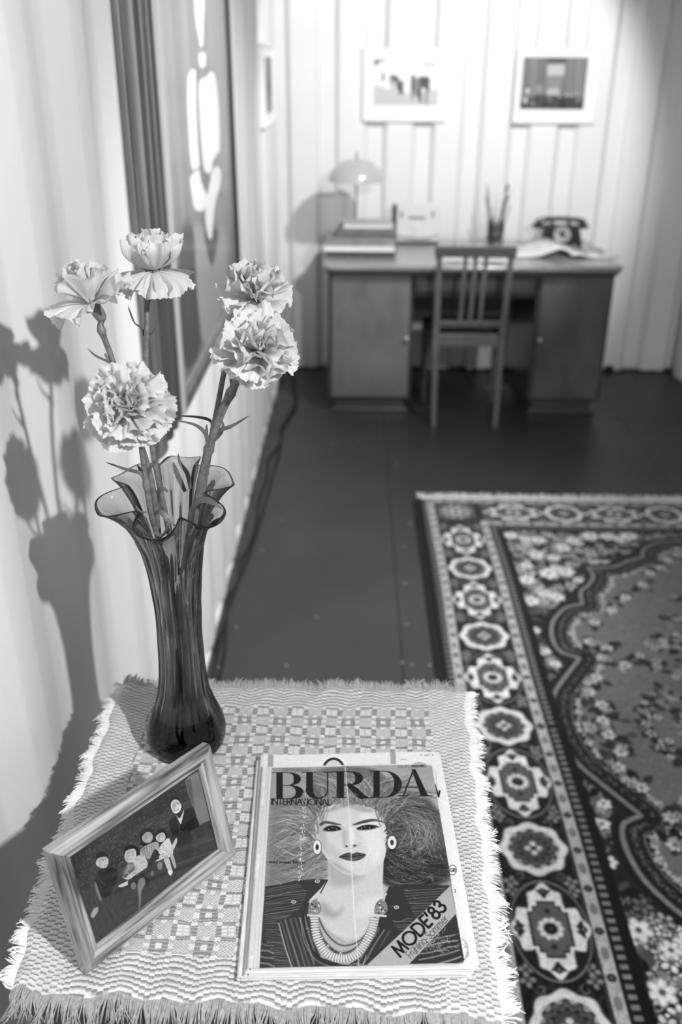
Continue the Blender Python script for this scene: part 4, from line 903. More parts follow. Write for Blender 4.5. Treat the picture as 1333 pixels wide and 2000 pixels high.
# ------------------------------------------------------------------ vase
VC = Vector((-0.218, 0.975, TZ+.0035))
VPROF = [(0, .0455), (.004, .0495), (.012, .0522), (.024, .0530), (.036, .0510), (.050, .0460), (.066, .0395), (.085, .0335), (.11, .0300), (.14, .0285), (.18, .0280), (.22, .0290), (.26, .0325), (.295, .0380), (.32, .0450), (.342, .0540), (.358, .0650), (.368, .0760), (.372, .0830)]
NZ = radians(-66)
def vr(z, th, inset=0.0, inner=False):
    zz = [p[0] for p in VPROF]; R_ = float(np.interp(z, zz, [p[1] for p in VPROF]))
    n6 = (.5+.5*cos(6*(th-NZ)))
    k = max(0, (z-.235)/(.372-.235)); a = .40*k**1.25*n6**2.8+.075*(1-k)*n6**1.5*(1 if z > .05 else z/.05)
    rib = (.026*cos(18*th+sin(z*20))+.012*cos(31*th+2*sin(z*33)))*(1-k)*min(1, max(0, (z-.04)/.05))
    if inner: rib = 0; a -= .05*(1-k)*n6**1.5
    lobe = .06*k*cos(th-radians(190))
    return R_*(1-a+rib+lobe)-inset
def vz(z, th):
    k = max(0, (z-.26)/(.372-.26)); n6 = (.5+.5*cos(6*(th-NZ))); return z-.010*k**2*(1-n6)+.016*k*sin(th)+.003*k*sin(2*th)+.003*k
def vpt(z, th, inset=0.0):
    R_ = vr(z, th, inset, inset > .003); lean = z*.012
    return (VC.x+lean+R_*cos(th), VC.y+R_*sin(th), VC.z+vz(z, th))
NT = 216
def vgrid(mb, zs, ins, flip=False):
    rows = []
    for z, i_ in zip(zs, ins): rows.append([vpt(z, 2*pi*k/NT, i_) for k in range(NT)])
    b = len(mb.v); mb.v += [p for r_ in rows for p in r_]
    for i in range(len(rows)-1):
        for k in range(NT):
            f = [b+i*NT+k, b+i*NT+(k+1) % NT, b+(i+1)*NT+(k+1) % NT, b+(i+1)*NT+k]; mb.f.append(f[::-1] if flip else f)
    return b, len(rows)
vb = MB(); zo = list(np.linspace(0, .368, 60))+[.3705, .372]; zi = [.372, .3705]+list(np.linspace(.366, .050, 52))
zs = zo+zi; TH = .0050
ins = [0]*60+[.0002, .0010]+[TH-.0010, TH-.0002]+[TH if z > .07 else TH+.004*(1-(z-.05)/.02) for z in zi[2:]]
b, n = vgrid(vb, zs, ins); vb.f.append([b+k for k in range(NT)][::-1]); vb.f.append([b+(n-1)*NT+k for k in range(NT)])
m_vase = bpy.data.materials.new('smoky_glass'); m_vase.use_nodes = True; nt = m_vase.node_tree; nt.nodes.clear()
o_ = nt.nodes.new('ShaderNodeOutputMaterial'); g_ = nt.nodes.new('ShaderNodeBsdfGlass'); t_ = nt.nodes.new('ShaderNodeBsdfTransparent'); mx = nt.nodes.new('ShaderNodeMixShader'); va = nt.nodes.new('ShaderNodeVolumeAbsorption')
g_.inputs['IOR'].default_value = 1.48; g_.inputs['Roughness'].default_value = 0.0; g_.inputs['Color'].default_value = (.93, .93, .93, 1); t_.inputs[0].default_value = (.70, .70, .70, 1); mx.inputs[0].default_value = .10
va.inputs['Color'].default_value = (.0, .0, .0, 1); va.inputs['Density'].default_value = 68
nt.links.new(g_.outputs[0], mx.inputs[1]); nt.links.new(t_.outputs[0], mx.inputs[2]); nt.links.new(mx.outputs[0], o_.inputs['Surface']); nt.links.new(va.outputs[0], o_.inputs['Volume'])
vase = thing('vase', tuple(VC), 'tall smoky glass vase with a wavy six-lobed rim and fluted sides', 'vase')
vb.build('body', m_vase, vase, smooth=True, sharp=180)
m_water = bpy.data.materials.new('vase_water'); m_water.use_nodes = True; nt = m_water.node_tree; nt.nodes.clear()
o_ = nt.nodes.new('ShaderNodeOutputMaterial'); g_ = nt.nodes.new('ShaderNodeBsdfGlass'); t_ = nt.nodes.new('ShaderNodeBsdfTransparent'); mx = nt.nodes.new('ShaderNodeMixShader')
g_.inputs['IOR'].default_value = 1.2; g_.inputs['Color'].default_value = (.93, .93, .93, 1); t_.inputs[0].default_value = (.9, .9, .9, 1); mx.inputs[0].default_value = .5
nt.links.new(g_.outputs[0], mx.inputs[1]); nt.links.new(t_.outputs[0], mx.inputs[2]); nt.links.new(mx.outputs[0], o_.inputs[0])
wb = MB(); zw = list(np.linspace(.0508, .205, 24)); b, n = vgrid(wb, zw, [TH+.0004+(.004*(1-(z-.05)/.02) if z < .07 else 0) for z in zw]); wb.f.append([b+k for k in range(NT)][::-1]); wb.f.append([b+(n-1)*NT+k for k in range(NT)])
wb.build('water', m_water, vase, smooth=True)

# ------------------------------------------------------------------ carnations
m_petal = bpy.data.materials.new('carnation_petal'); m_petal.use_nodes = True; nt = m_petal.node_tree; pb = nt.nodes['Principled BSDF']; pb.inputs['Base Color'].default_value = (.64, .64, .64, 1); pb.inputs['Roughness'].default_value = .65
pb.inputs['Specular IOR Level'].default_value = .25
tl_ = nt.nodes.new('ShaderNodeBsdfTranslucent'); tl_.inputs[0].default_value = (.72, .72, .72, 1); mx = nt.nodes.new('ShaderNodeMixShader'); mx.inputs[0].default_value = .30
nt.links.new(pb.outputs[0], mx.inputs[1]); nt.links.new(tl_.outputs[0], mx.inputs[2]); nt.links.new(mx.outputs[0], nt.nodes['Material Output'].inputs[0])
tcn = nt.nodes.new('ShaderNodeTexCoord'); nn = nt.nodes.new('ShaderNodeTexWave'); nn.inputs['Scale'].default_value = 10; nn.inputs['Distortion'].default_value = 3; nn.bands_direction = 'X'; bn = nt.nodes.new('ShaderNodeBump'); bn.inputs['Strength'].default_value = .25; bn.inputs['Distance'].default_value = .0006
nt.links.new(tcn.outputs['UV'], nn.inputs[0]); nt.links.new(nn.outputs['Fac'], bn.inputs['Height']); nt.links.new(bn.outputs[0], pb.inputs['Normal'])
m_stem = mat('carnation_stem', 0.37, 0.5, noise=.09, nscale=160, bump=.2, bscale=300, dist=.0005); m_leaf = mat('carnation_leaf', 0.33, 0.45, noise=.07, nscale=80)
m_calyx = mat('carnation_calyx', 0.40, 0.5, noise=.08, nscale=120)
def petal(parent, base, ax, az, th0, th1, L, W, ruf, r, cup=.15, serr=.05):
    ax = Vector(ax).normalized(); e1 = ax.orthogonal().normalized(); e2 = ax.cross(e1); e = (e1*cos(az)+e2*sin(az)); tv = ax.cross(e)
    NS, NTt = 14, 26; ph = r.uniform(0, 6.28); fq = r.uniform(4.0, 7.0); fq2 = r.uniform(10, 15); W = W*1.36; serr = serr*.55; ph2 = r.uniform(0, 6.28); tw = r.uniform(-.35, .35); sk = r.uniform(-.25, .25); ctr = []
    p = Vector(base)
    th = th0
    for i in range(NS+1):
        s = i/NS; th = th0+(th1-th0)*s**1.4; d = ax*cos(th)+e*sin(th); ctr.append((p.copy(), d, e*cos(th)-ax*sin(th))); p = p+d*(L/NS)
    sr = [r.uniform(-1, 1) for _ in range(NTt+1)]
    def f(u, v):
        t = u*2-1; ser = serr*(sr[int(round(u*NTt))]*.6+(.5 if int(round(u*NTt)) % 2 else -.5)); s = v*(1-.22*t*t*v+(ser if v > .99 else 0)*1.0+sk*t*.2*v); s = max(0, min(1.12, s))
        x = s*NS; i = min(int(x), NS-1); fr_ = x-i; a, d, nrm = ctr[i]; b2, d2, n2 = ctr[i+1]
        q = a.lerp(b2, fr_) if fr_ <= 1 else b2+d2*(L/NS)*(fr_-1); nv = nrm.lerp(n2, min(1, fr_)).normalized()
        w_ = W*(.14+.86*min(1, s/.78)**1.25)*.5
        off = -cup*W*t*t*s + ruf*W*(s**2)*(.14*sin(fq*t+ph)+.06*sin(fq2*t+ph2)+.05*sin(9*s+ph)) + tw*W*t*s*.5
        off2 = ruf*W*s*s*.05*cos(fq*t+ph)
        return q+tv*(w_*t*(1-.10*abs(ruf)*s)+off2)+nv*off
    b_ = MB().grid(f, NTt, NS); return b_.build('petal', m_petal, parent, smooth=True, sharp=180)
def ribbon(parent, pts, W, name='leaf', m=None, up=Vector((0, -.5, 1)), fold=.25, n=14):
    P = [Vector(tuple(p)) for p in smooth([tuple(p) for p in pts], False, 5)] ; N = len(P); vs = []; mb = MB()
    prev = None
    for i, p in enumerate(P):
        s = i/(N-1); t = (P[min(i+1, N-1)]-P[max(i-1, 0)]).normalized(); sd = t.cross(up)
        sd = sd.normalized() if sd.length > .05 else (prev or Vector((1, 0, 0)))
        if prev is not None and sd.dot(prev) < 0: sd = -sd
        if prev is not None: sd = sd.lerp(prev, .5).normalized()
        prev = sd; nr = sd.cross(t).normalized(); w_ = W*(sin(pi*min(.999, .18+.82*s))**.8+.04)*.5; th_ = .0004
        vs += [p-sd*w_+nr*fold*w_, p-nr*th_, p+sd*w_+nr*fold*w_, p+nr*th_]
    fs = [(i*4+k, i*4+(k+1) % 4, (i+1)*4+(k+1) % 4, (i+1)*4+k) for i in range(N-1) for k in range(4)]+[(3, 2, 1, 0), tuple((N-1)*4+k for k in range(4))]
    mb.add(vs, fs); return mb.build(name, m or m_leaf, parent, smooth=True, sharp=60)
def sm3(pts, k=6): return [Vector(tuple(p)) for p in smooth([tuple(p) for p in pts], False, k)]
def carnation(label, base, ax, rings, stem, leaves, seed, nodes=(), cal=.022, stem_r=(.0030, .0036)):
    r = random.Random(seed); t = thing('carnation', tuple(stem[-1]), label, 'flower', 'carnations in the vase'); ax = Vector(ax).normalized(); base = Vector(tuple(base))
    for (n, th0, th1, L, W, ruf, cup, off, azs) in rings:
        for i in range(n):
            az = azs[i] if azs else 2*pi*(i+r.uniform(-.3, .3))/n+off
            petal(t, base+ax*r.uniform(-.001, .002), ax, az, radians(th0+r.uniform(-6, 6)), radians(th1+r.uniform(-14, 14)), L*r.uniform(.88, 1.08), W*r.uniform(.85, 1.15), ruf, r, cup)
    # calyx: a ribbed green cup with five teeth, below the petals
    cb = MB(); M = Vector((0, 0, 1)).rotation_difference(ax).to_matrix().to_4x4()
    cb.lathe([(.0030, -cal), (.0058, -cal*.85), (.0068, -cal*.5), (.0066, -cal*.15), (.0080, .002), (.0070, .0025), (.004, -.002)], tuple(base), 15, M=M)
    for k in range(5):
        a = 2*pi*k/5; d1 = M @ Vector((.0078*cos(a), .0078*sin(a), .0)); d2 = M @ Vector((.0125*cos(a), .0125*sin(a), .008)); cb.tube([base+d1*.9, base+d2], [.0026, .0002], 5, flat=.4)
    cb.build('calyx', m_calyx, t, smooth=True)
    P = sm3([base-ax*cal*.92]+list(stem)); n = len(P); rad = []
    for i, p in enumerate(P):
        rr_ = stem_r[0]+(stem_r[1]-stem_r[0])*i/n
        for nd in nodes: rr_ += .0020*math.exp(-((p-Vector(tuple(nd))).length/.0045)**2)
        rad.append(rr_)
    MB().tube(P, rad, 10).build('stem', m_stem, t, smooth=True)
    for lp, W in leaves: ribbon(t, lp, W)
    return t
def L_(pts, Y0, Y1=None):
    Y1 = Y0 if Y1 is None else Y1; n = len(pts); return [PY(x, y, Y0+(Y1-Y0)*i/max(1, n-1)) for i, (x, y) in enumerate(pts)]
def vin(px, py, Y): return PY(px, py, Y)
bot = lambda dx, dy, z: Vector((VC.x+dx, VC.y+dy, VC.z+z))
carnation('pale carnation leaning left, its outer petals hanging open, leftmost flower in the vase', PY(180, 592, .97), (-.42, -.12, .88),
    [(4, 6, 14, .040, .022, 1.0, .3, 0, None), (5, 16, 26, .044, .028, 1.0, .35, .5, None), (4, 35, 55, .044, .034, .8, .3, .3, None), (7, 78, 112, .047, .038, .9, .15, 0, None)],
    L_([(197, 640), (215, 690), (238, 760), (270, 850), (300, 960)], .97, .965)+[bot(-.012, -.002, .26), bot(-.004, .002, .17), bot(.008, .006, .075)],
    [(L_([(222, 712), (205, 704), (185, 694), (171, 680)], .965, .96), .0035), (L_([(205, 690), (212, 705), (222, 716)], .966), .003)], 11, nodes=[PY(200, 645, .97)])
carnation('pale carnation with closed crown and drooping outer petals, topmost flower in the vase', PY(300, 530, 1.02), (.03, -.06, 1),
    [(5, 2, 6, .038, .022, 1.0, .35, 0, None), (6, 30, 2, .045, .030, .9, .38, .4, None), (7, 56, -12, .049, .034, .8, .38, .1, None), (5, 70, -16, .050, .036, .8, .35, .5, None), (8, 100, 148, .048, .034, .9, .12, .15, None)],
    L_([(288, 590), (287, 640), (286, 690), (288, 760), (296, 860), (312, 950)], 1.02, .99)+[bot(.002, .006, .27), bot(.004, .008, .17), bot(-.008, .006, .07)],
    [(L_([(284, 662), (276, 642), (262, 630), (250, 597)], 1.018, 1.0), .0045), (L_([(287, 655), (296, 652), (302, 640)], 1.017, 1.01), .0045), (L_([(292, 582), (300, 570), (312, 585), (318, 592)], 1.02), .003)], 12, nodes=[PY(287, 655, 1.02), PY(286, 692, 1.015)], cal=.028)
carnation('large round ruffled carnation facing the camera, lowest flower at the left', PY(252, 795, .895), (-.02, -.72, .69),
    [(5, 4, 16, .026, .018, 1.5, .3, 0, None), (8, 18, 34, .034, .024, 1.4, .2, .3, None), (10, 38, 60, .041, .030, 1.3, .15, .1, None), (12, 60, 86, .046, .034, 1.2, .1, .2, None), (11, 84, 112, .046, .036, 1.1, .05, .35, None), (7, 100, 130, .044, .034, 1.0, .05, .0, None)],
    L_([(274, 860), (280, 900), (287, 950), (297, 1010)], .925, .935)+[bot(-.004, -.010, .27), bot(.002, -.008, .17), bot(.010, -.006, .07)],
    [(L_([(286, 946), (274, 925), (245, 917), (207, 903)], .93, .92), .0052), (L_([(288, 944), (292, 918), (306, 898), (313, 880)], .93, .94), .0045), (L_([(222, 871), (234, 880), (246, 879), (256, 870)], .92), .003), (L_([(284, 940), (276, 922), (268, 907)], .93, .94), .004)], 13, nodes=[PY(286, 948, .93)])
carnation('broad ruffled carnation at the right with a thick stem, in front of its neighbour', PY(503, 690, .935), (.12, -.52, .84),
    [(5, 4, 14, .030, .022, 1.2, .3, 0, None), (8, 22, 38, .038, .030, 1.2, .25, .3, None), (9, 48, 66, .045, .035, 1.2, .15, .1, None), (11, 72, 98, .046, .038, 1.0, .1, .2, None), (7, 95, 122, .040, .038, .9, .05, .2, None)],
    L_([(468, 738), (455, 760), (430, 812), (408, 878), (395, 930), (382, 1000), (372, 1060)], .945, .965)+[bot(.006, -.002, .24), bot(.0, -.002, .16), bot(-.010, -.004, .065)],
    [(L_([(406, 874), (402, 848), (380, 830), (346, 822)], .95, .94), .0050), (L_([(409, 872), (425, 845), (455, 832), (487, 812)], .95, .96), .0062), (L_([(408, 870), (430, 850), (436, 832), (434, 822)], .952, .97), .004), (L_([(406, 866), (404, 840), (404, 828)], .95), .003)], 14,
    nodes=[PY(450, 770, .947), PY(408, 876, .955)], stem_r=(.0044, .0052), cal=.026)
carnation('pale carnation tucked behind the broad one at the right', PY(500, 588, 1.03), (.05, -.30, .95),
    [(5, 4, 12, .034, .022, 1.0, .3, 0, None), (7, 16, 24, .042, .032, 1.0, .35, .2, None), (8, 40, 58, .045, .038, 1.0, .2, .4, None), (8, 74, 104, .044, .038, .9, .1, 0, None)],
    L_([(466, 650), (443, 705), (428, 780), (418, 832), (410, 880), (400, 940), (388, 1010)], 1.025, .985)+[bot(.012, .006, .25), bot(.006, .004, .17), bot(.0, .012, .07)],
    [(L_([(416, 838), (410, 822), (385, 815), (342, 812)], 1.0, .985), .0048), (L_([(455, 760), (452, 742), (450, 715)], 1.0), .004)], 15, nodes=[PY(418, 838, 1.0)])
# loose broad leaves curling inside the mouth of the vase: they belong to the stems they grow from
ct = [o for o in COL.objects if o.name.startswith('carnation') and o.type == 'EMPTY']
ribbon(ct[3], L_([(372, 1040), (376, 1000), (392, 978), (415, 982), (436, 996)], .955, .94), .0095)
ribbon(ct[3], L_([(362, 960), (352, 940), (342, 915), (338, 902)], .985, .985), .006)
ribbon(ct[4], L_([(372, 955), (366, 925), (352, 905), (348, 885)], .99, .99), .005)
ribbon(ct[2], L_([(298, 1010), (312, 1000), (328, 1015), (343, 1028)], .935, .925), .007)
ribbon(ct[1], L_([(312, 1000), (305, 975), (316, 955), (330, 962)], .97, .965), .008)
ribbon(ct[2], L_([(300, 1040), (318, 1046), (330, 1030), (325, 1052)], .93), .005)
ribbon(ct[0], L_([(262, 985), (275, 1000), (292, 1000)], .96), .003)

# ------------------------------------------------------------------ desk
m_desk = mat('desk_veneer', .36, .5, noise=.05, nscale=9, coat=.2, stretch=(1, 1, .6)); m_desk2 = mat('desk_veneer_flamed', .29, .5, noise=.065, nscale=8, coat=.2, stretch=(1, 1, .45)); m_deskd = wood('desk_dark_edge', 0.20, 0.04, 0.35, axis=0, scale=8, coat=.4)
m_dtop = wood('desk_top_veneer', 0.50, 0.08, 0.24, axis=0, scale=7, coat=.6, dist=4); m_brass = mat('pale_metal_knob', 0.62, 0.3, metal=.8)
dk = thing('desk', (0.56, 4.84, 0), 'dark wooden twin pedestal desk with rounded top against the white back wall', 'desk')
def rr_outline(x0, x1, y0, y1, r_, n=6):
    o = []
    for cx, cy_, a in ((x1-r_, y0+r_, -90), (x1-r_, y1-r_, 0), (x0+r_, y1-r_, 90), (x0+r_, y0+r_, 180)):
        for k in range(n+1): t = radians(a+90*k/n); o.append((cx+r_*cos(t), cy_+r_*sin(t)))
    return o
MB().prism(rr_outline(-.155, 1.285, 4.445, 5.225, .05), .745, .772).build('tabletop', m_dtop, dk, smooth=True, bevel=.008)
MB().prism(rr_outline(-.145, 1.275, 4.458, 5.215, .045), .728, .745).build('moulding', m_deskd, dk, bevel=.004)
for x0, x1, m_, kx in ((-.128, .292, m_desk, .262), (.892, 1.262, m_desk2, .925)):
    MB().box(x0, x1, 4.515, 5.19, .085, .728).build('pedestal', m_deskd, dk, bevel=.004)
    d_ = MB().box(x0+.018, x1-.018, 4.497, 4.516, .10, .718).build('door', m_, dk, bevel=.002)
    kz = .405; MB().lathe([(.005, 0), (.005, .008), (.011, .014), (.012, .020), (.006, .024)], (kx, 4.497, kz), 14, M=Matrix.Rotation(radians(90), 4, 'X')).build('knob', m_brass, d_, smooth=True)
    MB().box(x0+.03, x1-.03, 4.545, 5.17, 0, .088).build('plinth', m_deskd, dk); MB().box(x0+.012, x1-.012, 4.53, 5.18, .0, .028).build('plinth_foot', m_deskd, dk, bevel=.003)
MB().box(.292, .892, 4.56, 4.58, .60, .73).build('rail', m_deskd, dk); dw = MB().box(.30, .885, 4.535, 4.56, .632, .690).build('drawer', m_desk, dk, bevel=.002)
MB().box(.292, .892, 4.535, 5.15, .69, .728).build('frame_board', m_deskd, dk)
MB().lathe([(.004, 0), (.004, .007), (.009, .012), (.005, .016)], (.325, 4.535, .660), 12, M=Matrix.Rotation(radians(90), 4, 'X')).build('knob', m_brass, dw, smooth=True)
MB().box(.292, .892, 5.12, 5.135, .35, .73).build('back_panel', m_deskd, dk)
MB().box(1.262, 1.272, 4.60, 4.66, .56, .64).build('side_catch', m_deskd, dk, bevel=.003)

# ------------------------------------------------------------------ chair
m_ch = wood('chair_wood', 0.34, 0.04, 0.5, axis=2, scale=12, coat=.3); m_chd = wood('chair_rail_wood', 0.25, 0.04, 0.5, axis=0, scale=12, coat=.3)
ch = thing('chair', (.56, 4.52, 0), 'wooden chair with three slats in its back, pushed up to the desk', 'chair')
def bar(a, b, w_, d_, w2=None, d2=None):
    a, b = Vector(a), Vector(b); w2 = w2 or w_; d2 = d2 or d_
    return MB().hexa([a+Vector((sx*w_/2, sy*d_/2, 0)) for sx, sy in ((-1, -1), (1, -1), (1, 1), (-1, 1))], [b+Vector((sx*w2/2, sy*d2/2, 0)) for sx, sy in ((-1, -1), (1, -1), (1, 1), (-1, 1))])
for xb, xt in ((.405, .390), (.712, .722)):
    mb = MB(); k = .447; xm = xb+(xt-xb)*.5
    P = [((xb, 4.345), 0, .026, .030), ((xm, 4.385), .43, .030, .034), ((xm, 4.385), .50, .030, .034), ((xt, 4.325), .875, .026, .022)]
    vs = []
    for (x, y), z, w_, d_ in P: vs += [(x-w_/2, y-d_/2, z), (x+w_/2, y-d_/2, z), (x+w_/2, y+d_/2, z), (x-w_/2, y+d_/2, z)]
    mb.add(vs, [(3, 2, 1, 0)]+[(i*4+q, i*4+(q+1) % 4, (i+1)*4+(q+1) % 4, (i+1)*4+q) for i in range(3) for q in range(4)]+[(12, 13, 14, 15)]); mb.build('back_leg', m_ch, ch, bevel=.003)
for x in (.375, .745): bar((x, 4.72, 0), (x, 4.715, .43), .026, .026, .036, .036).build('front_leg', m_chd, ch, bevel=.003)
bar((.556, 4.328, .835), (.556, 4.322, .885), .372, .026, .376, .024).build('top_rail', m_chd, ch, bevel=.003)
bar((.556, 4.378, .497), (.556, 4.370, .530), .30, .022).build('cross_rail', m_ch, ch, bevel=.003)
for x in (.509, .556, .603): bar((x, 4.374, .525), (x+.004, 4.330, .84), .019, .010, .019, .010).build('slat', m_ch, ch, bevel=.002)
bar((.558, 4.392, .40), (.558, 4.392, .455), .30, .022).build('seat_rail', m_ch, ch, bevel=.002)
for x in (.382, .738): MB().box(x-.010, x+.010, 4.40, 4.70, .39, .435).build('side_rail', m_chd, ch)
MB().box(.38, .74, 4.705, 4.725, .39, .435).build('front_rail', m_chd, ch)
MB().prism([(.40, 4.395), (.715, 4.395), (.765, 4.735), (.355, 4.735)], .437, .462).build('seat', mat('dark_seat', .16, .35, coat=.3), ch, smooth=False, bevel=.008)

# ------------------------------------------------------------------ things on the desk
DZ = .7725
m_lamp = mat('light_grey_enamel', .71, .22, coat=.6); m_lampin = mat('white_enamel', .85, .4)
lp = thing('desk_lamp', (.003, 4.95, DZ), 'light grey dome desk lamp with a small finial behind the books', 'lamp')
sb = MB(); oz = [(.142*cos(radians(a)), .108*sin(radians(a))) for a in range(0, 90, 6)]+[(.006, .108)]
sb.lathe(oz+[(.005, .1065)]+[(max(.005, r_-.0015), max(0, z-.0015)) for r_, z in oz[::-1][1:]], (.003, 4.95, 1.098), 48, cap0=False, cap1=False); sb.build('shade', m_lamp, lp, smooth=True)
MB().lathe([(.004, 0), (.004, .016), (.009, .020), (.006, .026), (.003, .030), (.0035, .046), (.001, .050)], (.003, 4.95, 1.204), 14).build('finial', m_brass, lp, smooth=True)
MB().tube([(.003, 4.95, DZ+.02), (.003, 4.95, 1.205)], .0045, 12).build('stem', mat('dark_lamp_stem', .40, .3, metal=.4), lp, smooth=True)
MB().lathe([(.075, 0), (.077, .006), (.070, .014), (.030, .022), (.010, .030), (.007, .05)], (.003, 4.95, DZ), 32).build('base', m_lamp, lp, smooth=True)
MB().lathe([(.012, 0), (.022, .012), (.025, .03), (.018, .048), (.010, .062)], (.003, 4.95, 1.10), 16).build('bulb', m_lampin, lp, smooth=True)
books = [(-.145, .195, 4.655, 4.866, .026, .22, 1.2, 'dark bound book at the bottom of the pile under the lamp', 'dark', 0), (-.150, .200, 4.65, 4.866, .028, .74, -1, 'thick pale book with striped page edges, second from the bottom of the pile', 'pages', 0), (-.140, .195, 4.66, 4.864, .033, .50, 2.5, 'grey spined book in the middle of the pile', 'spine', 0),
         (-.100, .190, 4.665, 4.862, .017, .38, 0, 'thin grey book above the middle of the pile', 'spine', 0), (-.085, .200, 4.66, 4.860, .029, .40, -1.5, 'grey book with dark lower edge near the top of the pile', 'dark', 0), (-.060, .185, 4.665, 4.860, .020, .66, 1, 'pale book lying topmost on the pile beside the lamp', 'pages', 0)]
z = DZ+.0005; m_pg = mat('book_pages', .84, .8, noise=.10, nscale=40, stretch=(1, 1, 80))
for x0, x1, y0, y1, h, g, rot, lab, kd, _ in books:
    c = Vector(((x0+x1)/2, (y0+y1)/2, z)); t = thing('book', tuple(c), lab, 'book', 'books piled on the desk'); M = Matrix.Translation(c) @ Matrix.Rotation(radians(rot), 4, 'Z'); hx, hy = (x1-x0)/2, (y1-y0)/2
    mc = mat('book_cover', g, .5, noise=.05, nscale=20)
    MB().box(-hx, hx, -hy, hy, 0, .0022, M).build('back_cover', mc, t); MB().box(-hx, hx, -hy, hy, h-.0022, h, M).build('front_cover', mc, t)
    if kd == 'pages': MB().box(-hx, -hx+.003, -hy, hy, .0022, h-.0022, M).build('spine', mc, t); MB().box(-hx+.003, hx-.004, -hy+.004, hy-.004, .0022, h-.0022, M).build('pages', m_pg, t)
    else:
        s_ = MB().box(-hx, hx, -hy, -hy+.003, .0022, h-.0022, M).build('spine', mc, t); MB().box(-hx+.004, hx-.004, -hy+.003, hy-.004, .0022, h-.0022, M).build('pages', m_pg, t)
        if kd == 'spine' and h > .02:
            tt = MB(); r = random.Random(4)
            for k in range(16): tt.box(hx*(-.3+k*.07), hx*(-.3+k*.07)+r.uniform(.004, .009), -hy-.0006, -hy, .009, .009+r.uniform(.006, .010), M)
            tag(tt.build('lettering', mat('spine_lettering', .3, .6), t), kind='stuff')
    z += h+.0004
# radio
m_rad = mat('cream_plastic', .84, .3, coat=.3); m_rd = mat('black_plastic', .10, .35); m_rg = mat('grey_print', .42, .5)
rd = thing('radio', (.325, 5.09, DZ), 'cream portable radio with black side, standing on the desk', 'radio'); RM = Matrix.Translation((.325, 5.09, DZ)) @ Matrix.Rotation(radians(4), 4, 'Z')
MB().prism(rr_outline(-.110, .120, .012, .202, .016), -.045, .045, RM @ Matrix(((1, 0, 0, 0), (0, 0, 1, 0), (0, 1, 0, 0), (0, 0, 0, 1)))).build('case', m_rad, rd, smooth=True, bevel=.005)
MB().box(-.128, -.111, -.038, .038, .014, .196, RM).build('side_panel', m_rd, rd, bevel=.004)
MB().box(-.112, .118, -.040, .040, .000, .013, RM).build('bottom', m_rd, rd, bevel=.003)
hb = MB().tube([RM @ Vector(p) for p in ((-.108, -.050, .045), (-.07, -.056, .036), (0, -.058, .032), (.07, -.056, .034), (.116, -.050, .048))], .0035, 8); hb.build('carrying_strap', mat('strap_grey', .6, .5), rd, smooth=True)
MB().box(-.048, .042, -.0465, -.045, .128, .140, RM).build('name_strip', m_rg, rd)
for x in (-.085, .082): MB().box(x-.006, x+.006, -.0475, -.045, .134, .166, RM).build('slider', m_rg, rd, bevel=.001)
MB().lathe([(.026, 0), (.026, .0012), (.022, .0012), (.022, 0)], tuple(RM @ Vector((-.035, -.045, .065))), 28, False, False, M=Matrix.Rotation(radians(90), 4, 'X')).build('dial_ring', mat('pale_ring', .72, .4), rd)
MB().box(-.06, .06, -.02, .02, .2025, .209, RM).build('handle', m_rad, rd, bevel=.002)
for k in range(2): MB().lathe([(.010, 0), (.010, .008), (.008, .009)], tuple(RM @ Vector((.1205, 0, .07+.06*k))), 14, M=Matrix.Rotation(radians(90), 4, 'Y')).build('tuning_knob', m_rad, rd)
# tumbler with pencils and brushes
m_tum = bpy.data.materials.new('tumbler_glass'); m_tum.use_nodes = True; nt = m_tum.node_tree; nt.nodes.clear(); thin_glass(nt, .80)
jc = Vector((.745, 5.04, DZ)); jr = thing('glass_tumbler', tuple(jc), 'glass tumbler full of pencils and brushes on the desk', 'glass')
MB().lathe([(.040, 0), (.046, .11), (.0475, .128), (.0450, .128), (.0435, .11), (.0375, .010)], tuple(jc), 32).build('wall', m_tum, jr, smooth=True)
MB().lathe([(.0405, .045), (.0425, .100)], tuple(jc), 32).build('inner_band', mat('grey_inner_band', .42, .5), jr, smooth=True)  # plain grey band set in the tumbler wall
pens = [('pencil', (-.030, 0), (-.070, -.01, .265), .0042, .34, 'dark pencil leaning furthest left in the tumbler'), ('pencil', (-.012, -.004), (-.062, .02, .310), .0042, .30, 'tall dark pencil leaning left in the tumbler'), ('paintbrush', (.005, -.01), (.045, -.01, .315), .0062, .25, 'tallest glossy brush leaning right in the tumbler'), ('paintbrush', (.010, .012), (.050, -.004, .26), .0060, .36, 'shorter glossy brush beside the tallest one in the tumbler'),
        ('pen', (0, .01), (.010, .01, .19), .0052, .86, 'short white pen upright in the tumbler'), ('pen', (-.006, -.012), (-.020, -.02, .20), .0048, .72, 'pale pen standing left of centre in the tumbler'), ('pen', (.016, 0), (.074, .012, .28), .0036, .82, 'thin clear pen leaning furthest right in the tumbler'), ('pencil', (.020, -.014), (.066, -.02, .215), .0042, .55, 'short grey pencil leaning right in the tumbler')]
